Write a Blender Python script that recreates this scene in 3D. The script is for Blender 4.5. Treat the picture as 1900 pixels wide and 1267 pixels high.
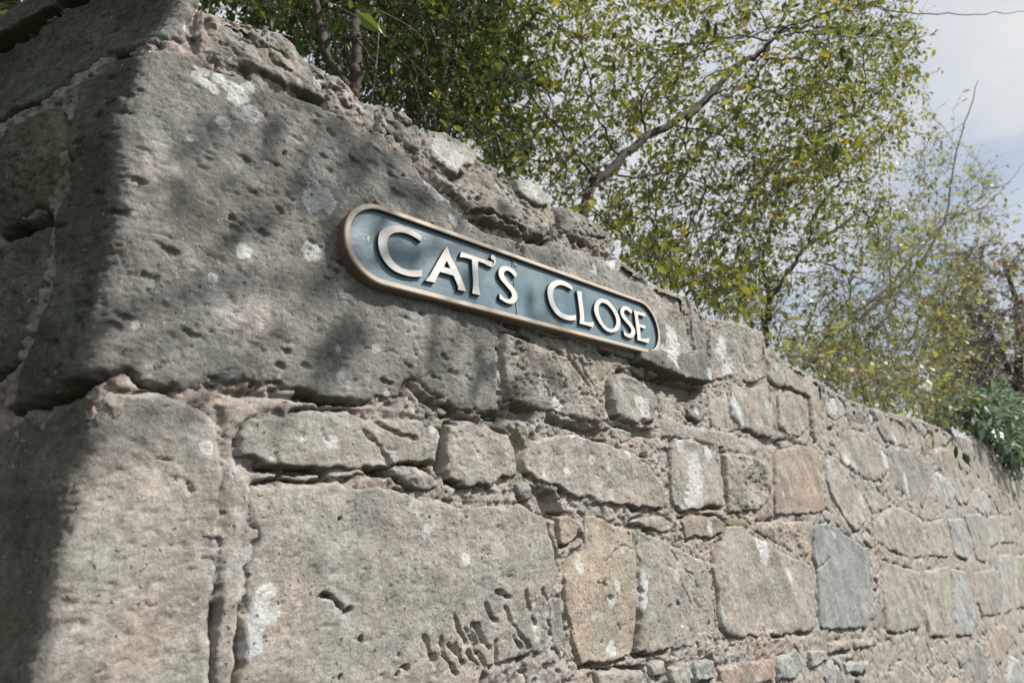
import bpy, math, random
import numpy as np
from mathutils import Vector, Matrix
random.seed(7)
RNG = np.random.default_rng(11)
scn = bpy.context.scene
for o in list(bpy.data.objects): bpy.data.objects.remove(o)

# ------------------------------------------------------------------ camera
CAM = np.array([-1.03670555, -0.87729595, 1.57619684])
R = np.array([[0.69456536, -0.71316484, -0.09473585],      # right
              [0.15174594, 0.27394504, -0.94969852],       # down
              [0.70324401, 0.64525191, 0.2984926]])        # forward
FPX = 1150.0
cam = bpy.data.cameras.new('camera'); camo = bpy.data.objects.new('camera', cam)
scn.collection.objects.link(camo); scn.camera = camo
M = Matrix(((R[0][0], -R[1][0], -R[2][0], CAM[0]), (R[0][1], -R[1][1], -R[2][1], CAM[1]),
            (R[0][2], -R[1][2], -R[2][2], CAM[2]), (0, 0, 0, 1)))
camo.matrix_world = M
cam.sensor_width = 36.0; cam.lens = 36.0 * FPX / 1900.0
cam.clip_start = 0.02; cam.clip_end = 600
cam.dof.use_dof = True; cam.dof.focus_distance = 1.36; cam.dof.aperture_fstop = 4.5

# ------------------------------------------------------------------ light
SUN_AZ, SUN_EL = 40.0, 43.0          # azimuth to the right of the wall's outward normal
ca, sa, ce, se = (math.cos(math.radians(SUN_AZ)), math.sin(math.radians(SUN_AZ)),
                  math.cos(math.radians(SUN_EL)), math.sin(math.radians(SUN_EL)))
L = Vector((sa * ce, -ca * ce, se))
sun = bpy.data.lights.new('sun', 'SUN'); sun.energy = 5.0; sun.angle = math.radians(0.55); sun.color = (1.0, 0.955, 0.89)
suno = bpy.data.objects.new('sun', sun); scn.collection.objects.link(suno)
suno.rotation_euler = L.to_track_quat('Z', 'Y').to_euler(); suno.location = (3, -6, 9)
world = bpy.data.worlds.new('World'); scn.world = world; world.use_nodes = True
wn, wl = world.node_tree.nodes, world.node_tree.links
wn.clear()
sky = wn.new('ShaderNodeTexSky'); sky.sky_type = 'NISHITA'; sky.sun_disc = False
sky.sun_elevation = math.radians(SUN_EL); sky.sun_rotation = math.atan2(L.x, L.y)
sky.air_density = 1.0; sky.dust_density = 1.6; sky.ozone_density = 1.0
bg1 = wn.new('ShaderNodeBackground'); bg1.inputs[1].default_value = 0.10
wl.new(sky.outputs[0], bg1.inputs[0])
tc = wn.new('ShaderNodeTexCoord')
mp = wn.new('ShaderNodeMapping'); mp.inputs['Scale'].default_value = (1.0, 1.0, 2.2); mp.inputs['Location'].default_value = (.35, .1, .25)
wl.new(tc.outputs['Generated'], mp.inputs[0])
cn = wn.new('ShaderNodeTexNoise'); cn.inputs['Scale'].default_value = 2.1; cn.inputs['Detail'].default_value = 7
cn.inputs['Roughness'].default_value = 0.52; cn.inputs['Distortion'].default_value = 0.25
wl.new(mp.outputs[0], cn.inputs[0])
cr = wn.new('ShaderNodeValToRGB'); cr.color_ramp.elements[0].position = 0.22; cr.color_ramp.elements[1].position = 0.47
wl.new(cn.outputs[0], cr.inputs[0])
cc = wn.new('ShaderNodeValToRGB'); cc.color_ramp.elements[0].color = (0.68, 0.745, 0.83, 1); cc.color_ramp.elements[1].color = (0.90, 0.90, 0.91, 1)
cc.color_ramp.elements[0].position = 0.42; cc.color_ramp.elements[1].position = 0.66
wl.new(cn.outputs[0], cc.inputs[0])
bg2 = wn.new('ShaderNodeBackground'); bg2.inputs[1].default_value = 0.78
wl.new(cc.outputs[0], bg2.inputs[0])
mixw = wn.new('ShaderNodeMixShader')
wl.new(cr.outputs[0], mixw.inputs[0]); wl.new(bg1.outputs[0], mixw.inputs[1]); wl.new(bg2.outputs[0], mixw.inputs[2])
wo = wn.new('ShaderNodeOutputWorld'); wl.new(mixw.outputs[0], wo.inputs[0])
scn.view_settings.view_transform = 'Standard'; scn.view_settings.look = 'None'
scn.view_settings.gamma = 1; scn.view_settings.use_curve_mapping = False
scn.view_settings.exposure = 0.22
scn.render.engine = 'CYCLES'
scn.cycles.max_bounces = 5; scn.cycles.transparent_max_bounces = 6

# ------------------------------------------------------------------ helpers
def ray(x, y):
    return np.array([(x - 950) / FPX, (y - 633.5) / FPX, 1.0]) @ R
def on_plane(x, y, Y=0.0):                       # point of the wall's plane y = Y seen at x, y
    d = ray(x, y); return CAM + d * (Y - CAM[1]) / d[1]
def at_depth(x, y, t):
    return CAM + ray(x, y) * t
def link(o, parent=None):
    scn.collection.objects.link(o)
    if parent is not None: o.parent = parent
    return o
def tag(o, label=None, cat=None, group=None, kind=None):
    if label: o['label'] = label
    if cat: o['category'] = cat
    if group: o['group'] = group
    if kind: o['kind'] = kind
    return o
def empty(name, loc, label, cat, group=None):
    o = bpy.data.objects.new(name, None); o.location = loc; link(o)
    return tag(o, label, cat, group)
def mesh_np(name, V, F, mat, parent=None, col=None, smooth=True, loc=None):
    """V (n,3) world, F (m,k) one polygon size"""
    V = np.asarray(V, np.float32); F = np.asarray(F, np.int32)
    if parent is not None: V = V - np.array(parent.location, np.float32)
    me = bpy.data.meshes.new(name)
    k = F.shape[1]
    me.vertices.add(len(V)); me.vertices.foreach_set('co', V.ravel())
    me.loops.add(F.size); me.loops.foreach_set('vertex_index', F.ravel())
    me.polygons.add(len(F)); me.polygons.foreach_set('loop_start', np.arange(0, F.size, k, dtype=np.int32))
    me.polygons.foreach_set('use_smooth', np.full(len(F), smooth, dtype=bool))
    me.update(calc_edges=True)
    if col is not None:
        a = me.color_attributes.new('col', 'FLOAT_COLOR', 'POINT')
        c = np.ones((len(V), 4), np.float32); c[:, :3] = col
        a.data.foreach_set('color', c.ravel())
    if mat: me.materials.append(mat)
    o = bpy.data.objects.new(name, me)
    return link(o, parent)

# ---- noise in numpy
_perm = {}
def _hash(ix, iy, seed):
    h = (ix.astype(np.int64) * 374761393 + iy.astype(np.int64) * 668265263 + seed * 974634777) & 0xFFFFFFFF
    h = ((h ^ (h >> 13)) * 1274126177) & 0xFFFFFFFF
    h = h ^ (h >> 16)
    return (h & 0xFFFFFF) / float(0x1000000)
def pnoise(x, y, seed=0):
    ix, iy = np.floor(x), np.floor(y); fx, fy = x - ix, y - iy
    ux, uy = fx * fx * fx * (fx * (fx * 6 - 15) + 10), fy * fy * fy * (fy * (fy * 6 - 15) + 10)
    def g(a, b):
        t = _hash(ix + a, iy + b, seed) * 6.2831853
        return np.cos(t) * (fx - a) + np.sin(t) * (fy - b)
    n0 = g(0, 0) * (1 - ux) + g(1, 0) * ux
    n1 = g(0, 1) * (1 - ux) + g(1, 1) * ux
    return (n0 * (1 - uy) + n1 * uy) * 1.5
def fbm(x, y, octs=4, seed=0, rough=0.5):
    r, a, s = 0, 1.0, 0.0
    for i in range(octs):
        r = r + a * pnoise(x * 2 ** i + 17.3 * i, y * 2 ** i - 9.1 * i, seed + i); s += a; a *= rough
    return r / s * 1.35
def ridged(x, y, octs=4, seed=0):
    r, a, s = 0, 1.0, 0.0
    for i in range(octs):
        r = r + a * (1 - np.abs(pnoise(x * 2 ** i, y * 2 ** i, seed + i)) * 1.6); s += a; a *= 0.5
    return r / s
def worley(x, y, seed=0):
    """distance to nearest jittered point, and that point's random id"""
    ix, iy = np.floor(x), np.floor(y)
    best = np.full(x.shape, 9.0); rid = np.zeros(x.shape)
    for a in (-1, 0, 1):
        for b in (-1, 0, 1):
            cx, cy = ix + a, iy + b
            px = cx + 0.15 + 0.7 * _hash(cx, cy, seed); py = cy + 0.15 + 0.7 * _hash(cx, cy, seed + 5)
            d = np.hypot(x - px, y - py); m = d < best
            best = np.where(m, d, best); rid = np.where(m, _hash(cx, cy, seed + 9), rid)
    return best, rid
def smooth(a, b, x):
    t = np.clip((x - a) / (b - a), 0, 1); return t * t * (3 - 2 * t)
def sdf(poly, x, y):
    """signed distance, positive inside"""
    P = np.asarray(poly); d2 = np.full(x.shape, 1e9); ins = np.zeros(x.shape, bool)
    for i in range(len(P)):
        x0, y0 = P[i - 1]; x1, y1 = P[i]
        ex, ey = x1 - x0, y1 - y0; l2 = ex * ex + ey * ey + 1e-12
        t = np.clip(((x - x0) * ex + (y - y0) * ey) / l2, 0, 1)
        d2 = np.minimum(d2, (x - x0 - t * ex) ** 2 + (y - y0 - t * ey) ** 2)
        c = (y0 > y) != (y1 > y)
        ins ^= c & (x < ex * (y - y0) / (ey if abs(ey) > 1e-12 else 1e-12) + x0)
    return np.where(ins, 1, -1) * np.sqrt(d2)
def segdist(pts, x, y):
    d = np.full(x.shape, 1e9)
    for (x0, y0), (x1, y1) in zip(pts[:-1], pts[1:]):
        ex, ey = x1 - x0, y1 - y0; l2 = ex * ex + ey * ey + 1e-12
        t = np.clip(((x - x0) * ex + (y - y0) * ey) / l2, 0, 1)
        d = np.minimum(d, np.hypot(x - x0 - t * ex, y - y0 - t * ey))
    return d

# ---- the wall's own coordinates: s along the face (round the corner), v up, h out
LEFT = math.radians(68)
D2 = np.array([-math.cos(LEFT), math.sin(LEFT)]); N2 = np.array([-math.sin(LEFT), -math.cos(LEFT)])
CK = 0.008
def corner_x(v):
    x = np.interp(v, [0, 1.2, 1.474, 1.65, 1.814, 1.95, 2.05, 2.169, 2.3, 2.40, 2.47, 2.9],
                     [-.95, -.885, -.868, -.852, -.838, -.848, -.840, -.850, -.83, -.80, -.775, -.75])
    return x + 0.006 * pnoise(np.asarray(v) * 14.0, np.asarray(v) * 0 + 3.3, 77)
def W(s, v, h):
    s, v, h = np.broadcast_arrays(np.asarray(s, float), v, h)
    t = s - corner_x(v)
    sp, sm = CK * np.logaddexp(0, t / CK), CK * np.logaddexp(0, -t / CK)
    w = 1 / (1 + np.exp(-np.clip(t / CK, -60, 60)))
    nx, ny = (1 - w) * N2[0], -w + (1 - w) * N2[1]
    l = np.hypot(nx, ny)
    X = corner_x(v) + sp + sm * D2[0]; Y = sm * D2[1]
    return np.stack([X + nx / l * h, Y + ny / l * h, v + 0 * h], -1)
def uF(x, y):
    p = on_plane(x, y); return (p[0], p[2])
def uL(x, y):
    ax = -0.845; n = np.array([N2[0], N2[1], 0]); d = ray(x, y)
    for _ in range(4):
        A = np.array([ax, 0, 0]); X = CAM + d * ((A - CAM) @ n) / (d @ n); ax = float(corner_x(X[2]))
    return (ax - (X[:2] - A[:2]) @ D2, X[2])
def F(pts): return [uF(*p) for p in pts]
def LP(pts): return [uL(*p) for p in pts]

# ------------------------------------------------------------------ materials
def new_mat(name):
    m = bpy.data.materials.new(name); m.use_nodes = True
    nt = m.node_tree; nt.nodes.clear()
    out = nt.nodes.new('ShaderNodeOutputMaterial')
    return m, nt, out
def nd(nt, t, **kw):
    n = nt.nodes.new(t)
    for k, v in kw.items():
        if k in n.inputs: n.inputs[k].default_value = v
        else: setattr(n, k, v)
    return n
def stone_material(name, bump=0.75, grain=380.0, algae=0.75):
    m, nt, out = new_mat(name); l = nt.links.new
    b = nd(nt, 'ShaderNodeBsdfPrincipled', Roughness=0.9); b.inputs['Specular IOR Level'].default_value = 0.2
    g = nd(nt, 'ShaderNodeNewGeometry')
    at = nd(nt, 'ShaderNodeAttribute'); at.attribute_name = 'col'
    n1 = nd(nt, 'ShaderNodeTexNoise', Scale=grain, Detail=3.0, Roughness=0.65); l(g.outputs['Position'], n1.inputs['Vector'])
    n2 = nd(nt, 'ShaderNodeTexNoise', Scale=95.0, Detail=5.0, Roughness=0.6); l(g.outputs['Position'], n2.inputs['Vector'])
    mr = nd(nt, 'ShaderNodeMapRange'); l(n1.outputs[0], mr.inputs[0])
    for i, v in zip((1, 2, 3, 4), (0.3, 0.7, 0.76, 1.22)): mr.inputs[i].default_value = v
    mr2 = nd(nt, 'ShaderNodeMapRange'); l(n2.outputs[0], mr2.inputs[0])
    for i, v in zip((1, 2, 3, 4), (0.32, 0.68, 0.82, 1.17)): mr2.inputs[i].default_value = v
    mu = nd(nt, 'ShaderNodeMath', operation='MULTIPLY'); l(mr.outputs[0], mu.inputs[0]); l(mr2.outputs[0], mu.inputs[1])
    vm = nd(nt, 'ShaderNodeVectorMath', operation='SCALE'); l(at.outputs['Color'], vm.inputs[0]); l(mu.outputs[0], vm.inputs['Scale'])
    # pale specks of crustose lichen
    vo = nd(nt, 'ShaderNodeTexVoronoi', Scale=88.0); l(g.outputs['Position'], vo.inputs['Vector'])
    vr = nd(nt, 'ShaderNodeMapRange'); l(vo.outputs['Distance'], vr.inputs[0])
    for i, v in zip((1, 2, 3, 4), (0.09, 0.15, 1.0, 0.0)): vr.inputs[i].default_value = v
    sp = nd(nt, 'ShaderNodeSeparateColor'); l(vo.outputs['Color'], sp.inputs[0])
    gt = nd(nt, 'ShaderNodeMath', operation='GREATER_THAN'); gt.inputs[1].default_value = 0.45; l(sp.outputs[0], gt.inputs[0])
    ms = nd(nt, 'ShaderNodeMath', operation='MULTIPLY'); l(vr.outputs[0], ms.inputs[0]); l(gt.outputs[0], ms.inputs[1])
    ms2 = nd(nt, 'ShaderNodeMath', operation='MULTIPLY'); l(ms.outputs[0], ms2.inputs[0]); ms2.inputs[1].default_value = 0.7
    mx = nd(nt, 'ShaderNodeMix', data_type='RGBA'); l(ms2.outputs[0], mx.inputs[0]); l(vm.outputs[0], mx.inputs[6])
    mx.inputs[7].default_value = (0.50, 0.49, 0.46, 1)
    # small dark pores
    wn_ = nd(nt, 'ShaderNodeTexNoise', Scale=130.0, Detail=2.0); l(g.outputs['Position'], wn_.inputs['Vector'])
    wa = nd(nt, 'ShaderNodeVectorMath', operation='MULTIPLY_ADD'); l(wn_.outputs['Color'], wa.inputs[0]); wa.inputs[1].default_value = (.012, .012, .012); l(g.outputs['Position'], wa.inputs[2])
    vp = nd(nt, 'ShaderNodeTexVoronoi', Scale=82.0); vp.inputs['Randomness'].default_value = 1.0; l(wa.outputs[0], vp.inputs['Vector'])
    pr = nd(nt, 'ShaderNodeMapRange'); l(vp.outputs['Distance'], pr.inputs[0])
    for i, v in zip((1, 2, 3, 4), (0.13, 0.21, 1.0, 0.0)): pr.inputs[i].default_value = v
    sp2 = nd(nt, 'ShaderNodeSeparateColor'); l(vp.outputs['Color'], sp2.inputs[0])
    gt2 = nd(nt, 'ShaderNodeMath', operation='GREATER_THAN'); gt2.inputs[1].default_value = 0.70; l(sp2.outputs[1], gt2.inputs[0])
    pm = nd(nt, 'ShaderNodeMath', operation='MULTIPLY'); l(pr.outputs[0], pm.inputs[0]); l(gt2.outputs[0], pm.inputs[1])
    pm2 = nd(nt, 'ShaderNodeMath', operation='MULTIPLY'); l(pm.outputs[0], pm2.inputs[0]); pm2.inputs[1].default_value = 0.75
    mp_ = nd(nt, 'ShaderNodeMix', data_type='RGBA'); l(pm2.outputs[0], mp_.inputs[0]); l(mx.outputs[2], mp_.inputs[6]); mp_.inputs[7].default_value = (.07, .065, .055, 1)
    mx = mp_
    # green algae grows where the stone faces down
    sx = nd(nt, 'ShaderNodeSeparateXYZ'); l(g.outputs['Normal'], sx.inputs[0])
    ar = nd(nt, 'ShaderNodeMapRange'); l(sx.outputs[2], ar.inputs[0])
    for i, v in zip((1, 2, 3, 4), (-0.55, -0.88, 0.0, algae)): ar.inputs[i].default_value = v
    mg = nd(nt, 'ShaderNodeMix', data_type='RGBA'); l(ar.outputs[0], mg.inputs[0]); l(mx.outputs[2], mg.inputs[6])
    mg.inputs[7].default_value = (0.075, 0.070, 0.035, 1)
    l(mg.outputs[2], b.inputs['Base Color'])
    n3 = nd(nt, 'ShaderNodeTexNoise', Scale=210.0, Detail=6.0, Roughness=0.72); l(g.outputs['Position'], n3.inputs['Vector'])
    hs = nd(nt, 'ShaderNodeMath', operation='MULTIPLY_ADD'); l(pm2.outputs[0], hs.inputs[0]); hs.inputs[1].default_value = -.9; l(n3.outputs[0], hs.inputs[2])
    bp = nd(nt, 'ShaderNodeBump', Strength=bump, Distance=0.004); l(hs.outputs[0], bp.inputs['Height'])
    l(bp.outputs[0], b.inputs['Normal']); l(b.outputs[0], out.inputs[0])
    return m
MSTONE = stone_material('weathered_sandstone')
MMORTAR = stone_material('lime_mortar', bump=0.9, grain=260.0, algae=0.6)

C_LIGHT = np.array([.378, .351, .316]); C_GREY = np.array([.322, .308, .287]); C_CRUST = np.array([.14, .132, .122])
C_TAN = np.array([.405, .355, .293]); C_ORANGE = np.array([.385, .318, .268]); C_BLUE = np.array([.315, .325, .32])
C_LICHEN = np.array([.56, .565, .55]); C_MORTAR = np.array([.415, .355, .308]); C_GREEN = np.array([.17, .155, .085])
def mixc(a, b, t): t = np.asarray(t)[..., None]; return a * (1 - t) + b * t

LICH = []     # (s, v, radius, strength) patches of pale lichen, traced
def lich(x, y, rpx, k=1.0, side='F'):
    s, v = (uF if side == 'F' else uL)(x, y)
    a = uF(x - rpx, y); b = uF(x + rpx, y); LICH.append((s, v, min(abs(b[0] - a[0]) * .5, rpx * .0011 * (1 + abs(s) * .8) + .002), k))
for q in [(373,116,10),(380,104,9),(372,135,16),(366,150,15),(378,160,14),(392,170,12),(405,150,14),(420,163,14),(440,180,22),(455,168,14),(430,192,13),
          (463,216,20),(410,234,16),(583,368,26),(598,380,22),(573,380,20),(446,471,18),(574,470,20),(248,606,10),(430,42,14),(583,160,12),(345,58,9),
          (800,354,22),(815,290,26),(830,300,22),(975,358,22),(1132,484,20),(1128,474,16),(1206,524,14),(1240,622,20),(1228,660,20),(1236,650,16),(1246,640,18),
          (1335,640,16),(1330,655,18),(1345,690,15),(1350,675,12),(1350,740,17),(1360,762,18),(1365,780,15),(1028,752,14),(1178,748,14),(1190,770,16),(1188,755,15),
          (1258,826,13),(1282,860,20),(1284,885,24),(1282,912,22),(1278,930,18),(1306,842,12),(1069,1050,12),(1312,978,10),(1408,1010,20),(1412,1028,16),(480,1120,20),(470,1150,24),(462,1200,22),(490,1100,18),(500,1140,18),
          (555,818,6),(1460,1065,12),(1190,1075,14),(1185,1110,14),(1132,1205,12),(1540,745,22),(1580,780,16),(1640,850,18),(1680,900,16),(1600,930,16),(1660,820,14),(1570,860,16),(1300,700,14),(1800,870,10),(1740,880,10)]:
    lich(*q)
_lr = np.random.default_rng(77)
for _ in range(150):
    a_ = _lr.uniform(-.8, .3) if _lr.random() < .4 else _lr.uniform(.1, 5.0)
    LICH.append((a_, _lr.uniform(1.3, 2.4), _lr.uniform(.004, .014) * (1 + .5 * max(a_, 0)), _lr.uniform(.5, 1)))
def color_field(s, v, seed, tone, crust, tan=0.25):
    """albedo of stone: pale grain, black weathering crust, buff staining, lichen"""
    c = mixc(tone, C_TAN * 0.95, np.clip(tan * (0.3 + 1.3 * fbm(s * 7, v * 7, 3, seed + 3)), 0, 1))
    hue = smooth(-.35, .35, fbm(s * 9, v * 7, 4, 403))
    c = c * (np.array([.93, .965, .955]) * (1 - hue)[..., None] + np.array([1.07, 1.03, 1.01]) * hue[..., None])
    c = c * (1 + 0.20 * fbm(s * 28, v * 28, 4, seed + 8))[..., None]
    k = smooth(0.46 - crust, 0.80 - crust * .8, 0.5 + 0.62 * fbm(s * 13, v * 7, 4, 401) + 0.30 * fbm(s * 60, v * 50, 3, 409))
    c = mixc(c, C_CRUST * np.array([1.0, 1.08, 1.02]), k * np.clip(0.25 + 0.9 * crust, 0, .85))
    pk = smooth(0.30, 0.42, fbm(s * 55, v * 55, 3, 431)) * 0.25       # small dark spots
    c = mixc(c, C_CRUST, pk)
    w = smooth(0.22, 0.5, fbm(s * 18, v * 18, 4, 443)) * 0.22
    c = mixc(c, C_LICHEN * .85, w)
    gr = smooth(0.25, .6, fbm(s * 9, v * 9, 3, 457)) * 0.10
    c = mixc(c, C_GREEN, gr)
    shade = smooth(.01, -.03, s - corner_x(v))                     # deepens the shade of the sunless face in the albedo, slightly green
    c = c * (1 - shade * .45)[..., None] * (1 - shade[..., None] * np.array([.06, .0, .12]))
    for (a, b, r, kk) in LICH:
        if a < s.min() - .1 or a > s.max() + .1 or b < v.min() - .1 or b > v.max() + .1: continue
        m = (np.abs(s - a) < r * 2.5) & (np.abs(v - b) < r * 2.5)
        if not m.any(): continue
        sm, vm = s[m], v[m]
        d = np.hypot(sm - a, vm - b) / r + 0.42 * fbm(sm * 62, vm * 62, 4, 471)
        inner = 0.95 + 0.3 * fbm(sm * 130, vm * 130, 2, 475)
        t = (1 - smooth(0.90, 0.99, d)) * np.clip(inner, 0, 1) * kk
        c[m] = mixc(c[m], C_LICHEN, t)
    return np.clip(c, 0.02, 0.8)

def step_at(s):
    d = np.hypot(np.asarray(s, float) - CAM[0], 1.0)
    return np.clip(d * 0.00165, 0.0022, 0.02)
def axis(a, b, k=1.0):
    out = [a]
    while out[-1] < b: out.append(out[-1] + float(step_at(out[-1])) * k)
    return np.array(out)

STONES = []            # polygons, for the mortar and the filler
def heightfield(s, v, h, keep):
    ns, nv = s.shape
    idx = -np.ones(s.shape, np.int64)
    q = keep[:-1, :-1] & keep[1:, :-1] & keep[1:, 1:] & keep[:-1, 1:]
    used = np.zeros(s.shape, bool)
    used[:-1, :-1] |= q; used[1:, :-1] |= q; used[1:, 1:] |= q; used[:-1, 1:] |= q
    idx[used] = np.arange(used.sum())
    i, j = np.nonzero(q)
    Fc = np.stack([idx[i, j], idx[i + 1, j], idx[i + 1, j + 1], idx[i, j + 1]], 1)
    return used, Fc
def stone(name, poly, parent, H=0.012, r=0.018, seed=1, tone=C_LIGHT, crust=0.2, tan=0.25, rough=1.0, pits=0.0, tool=None, cracks=(), warp=0.005,
          tilt=(0, 0), ks=1.0, label=None, honey=0.0, gouge=(), flush=0.6):
    P = np.array(poly); STONES.append(P)
    s0, v0 = P.min(0) - 0.03; s1, v1 = P.max(0) + 0.03
    sa = axis(s0, s1, 1.25 * ks); hv = max(0.0022, float(step_at(max(s0, -0.9) * .5 + s1 * .5)) * 1.0) * ks
    va = np.arange(v0, v1 + hv, hv)
    s, v = np.meshgrid(sa, va, indexing='ij')
    ws = warp * fbm(s * 22, v * 22, 3, seed) * 1.5 + warp * .5 * fbm(s * 90, v * 90, 2, seed + 50)
    wv = warp * fbm(s * 22 + 50, v * 22, 3, seed + 1) * 1.5 + warp * .5 * fbm(s * 90 + 9, v * 90, 2, seed + 51)
    d = sdf(P, s + ws, v + wv)
    step = max(hv, float(step_at(s1)) * 1.25 * ks)
    keep = d > -(0.012 + 1.6 * step)
    H = H * (.42 if name == 'capstone' or H > .08 else .45); r = r * .62
    if name == 'capstone': flush = max(flush, .85)
    rr = r * (1 + 0.5 * fbm(s * 9, v * 9, 2, seed + 2))
    dd = np.clip(d, 0, None)
    bz = 0.020 - 0.018 * flush * smooth(-.25 - .3 * (flush > .9), .25 - .2 * (flush > .9), fbm(s * 10, v * 10, 2, seed + 60))
    prof = (H + bz) * (1 - np.clip(1 - dd / rr, 0, 1) ** 2.6) - bz
    h = np.where(d > 0, prof, -bz + d * 3.2)
    q = rough
    n = 0.009 * fbm(s * 5, v * 5, 3, seed + 20) + 0.0026 * fbm(s * 17, v * 19, 3, seed + 21) \
        + 0.0009 * fbm(s * 62, v * 66, 3, 611, 0.6) + 0.0009 * fbm(s * 170, v * 170, 2, 617)
    n = n - 0.0022 * smooth(0.38, 0.62, fbm(s * 46, v * 70, 3, seed + 30))
    if honey > 0:
        hm = smooth(-.25, .25, fbm(s * 11, v * 11, 2, seed + 33))
        n = n - 0.0050 * honey * hm * smooth(0.10, 0.45, fbm(s * 75, v * 80, 3, seed + 31)) + .004 * honey * ridged(s * 16, v * 20, 3, seed + 35)
    n = n * q * smooth(-0.004, 0.02, d)
    if pits > 0:                                    # punched tooling: short slanting pits
        a = math.radians(-15); x = (s * math.cos(a) + v * math.sin(a)); y = (-s * math.sin(a) + v * math.cos(a))
        wd, rid = worley(x / 0.062 + 0.2 * fbm(s * 9, v * 9, 2, 5), y / 0.040, seed + 40)
        # ellipse long along x: measure again with squeezed y
        ixd, rid = worley(x / 0.062 + .3 * fbm(s * 7, v * 7, 2, 5), y / 0.026, seed + 41)
        ixd = ixd + .22 * fbm(s * 75, v * 90, 3, 45)
        depth = smooth(0.27, 0.06, ixd) * (rid > 0.50) * (0.3 + 0.9 * rid)
        n = n - 0.0062 * pits * depth * smooth(-.45, .2, fbm(s * 7, v * 7, 2, 46))
    cdark = np.zeros_like(s)
    for pts, wdt, dep in cracks:
        dc = segdist(pts, s + 0.004 * fbm(s * 60, v * 60, 3, 701), v + 0.004 * fbm(s * 60, v * 60, 3, 702))
        n = n - dep * smooth(wdt * (.8 + .8 * fbm(s * 40, v * 40, 2, 715)), 0, dc)
    for pts, wdt, dep in gouge:
        dc = segdist(pts, s + 0.0032 * fbm(s * 55, v * 55, 3, 711), v + 0.0032 * fbm(s * 55, v * 55, 3, 712))
        n = n - dep * smooth(wdt * (.75 + .9 * fbm(s * 30, v * 30, 2, 713)), 0.0, dc) * smooth(-.8, -.1, fbm(s * 22, v * 22, 2, 714))
    cs, cv = P.mean(0)
    h = h + n + (tilt[0] * (s - cs) + tilt[1] * (v - cv)) * smooth(-.001, .02, d)
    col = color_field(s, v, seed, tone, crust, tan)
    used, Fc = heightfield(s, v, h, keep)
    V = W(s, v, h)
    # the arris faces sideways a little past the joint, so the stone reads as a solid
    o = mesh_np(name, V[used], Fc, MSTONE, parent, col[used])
    if label: o['label'] = label
    return o

# ------------------------------------------------------------------ ground and lane (setting)
def sheet(name, x0, y0, x1, y1, z, mat, n=1):
    V = [(x0, y0, z), (x1, y0, z), (x1, y1, z), (x0, y1, z)]
    o = mesh_np(name, V, [[0, 1, 2, 3]], mat, smooth=False); o['kind'] = 'structure'; return o
def ground_material(name, c1, c2, sc):
    m, nt, out = new_mat(name); l = nt.links.new
    g = nd(nt, 'ShaderNodeNewGeometry'); n = nd(nt, 'ShaderNodeTexNoise', Scale=sc, Detail=8.0, Roughness=0.7); l(g.outputs['Position'], n.inputs['Vector'])
    r = nd(nt, 'ShaderNodeValToRGB'); l(n.outputs[0], r.inputs[0])
    r.color_ramp.elements[0].color = (*c1, 1); r.color_ramp.elements[1].color = (*c2, 1)
    r.color_ramp.elements[0].position = .35; r.color_ramp.elements[1].position = .65
    b = nd(nt, 'ShaderNodeBsdfPrincipled', Roughness=0.95); l(r.outputs[0], b.inputs['Base Color'])
    n2 = nd(nt, 'ShaderNodeTexNoise', Scale=sc * 30, Detail=3.0); l(g.outputs['Position'], n2.inputs['Vector'])
    bp = nd(nt, 'ShaderNodeBump', Strength=0.6, Distance=0.01); l(n2.outputs[0], bp.inputs['Height']); l(bp.outputs[0], b.inputs['Normal'])
    l(b.outputs[0], out.inputs[0]); return m
sheet('ground', -150, -150, 150, 150, 0.0, ground_material('rough_turf', (.035, .05, .018), (.07, .085, .035), 3.0))
sheet('lane', -40, -7.0, 60, -0.004, 0.006, ground_material('asphalt', (.045, .045, .045), (.075, .072, .068), 2.0))

# ------------------------------------------------------------------ the stone wall
SIL = [(360,-40),(366,0),(374,20),(400,26),(431,38),(469,52),(515,69),(539,87),(563,115),(595,129),(615,146),(643,163),(664,184),(699,195),(730,205),(751,208),(765,233),(782,243),
       (817,254),(852,271),(883,297),(914,309),(935,330),(945,338),(963,335),(991,347),(1008,368),(1015,386),(1045,387),(1086,406),(1114,427),(1135,448),(1142,470),(1156,486),(1190,514),(1218,528),
       (1262,545),(1290,574),(1320,590),(1379,600),(1416,621),(1418,645),(1447,668),(1484,684),(1516,705),(1568,737),(1621,758),(1674,768),(1726,783),(1768,806),(1816,812),(1837,837),(1853,858),(1900,884)]
_sil = sorted(F(SIL)); SU = np.array([p[0] for p in _sil] + [16.0]); SV = np.array([p[1] for p in _sil] + [1.72])
SU = np.maximum.accumulate(SU)
def top(u): return np.interp(u, SU, SV)

wall = empty('stone_wall', (-0.85, 0.0, 0.0), 'old weathered grey sandstone wall with rounded corner running the whole length of the lane', 'wall')

def G(pts): return F(pts)
def crk(pts, w=0.004, d=0.008, f=F): return (f(pts), w, d)
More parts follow.
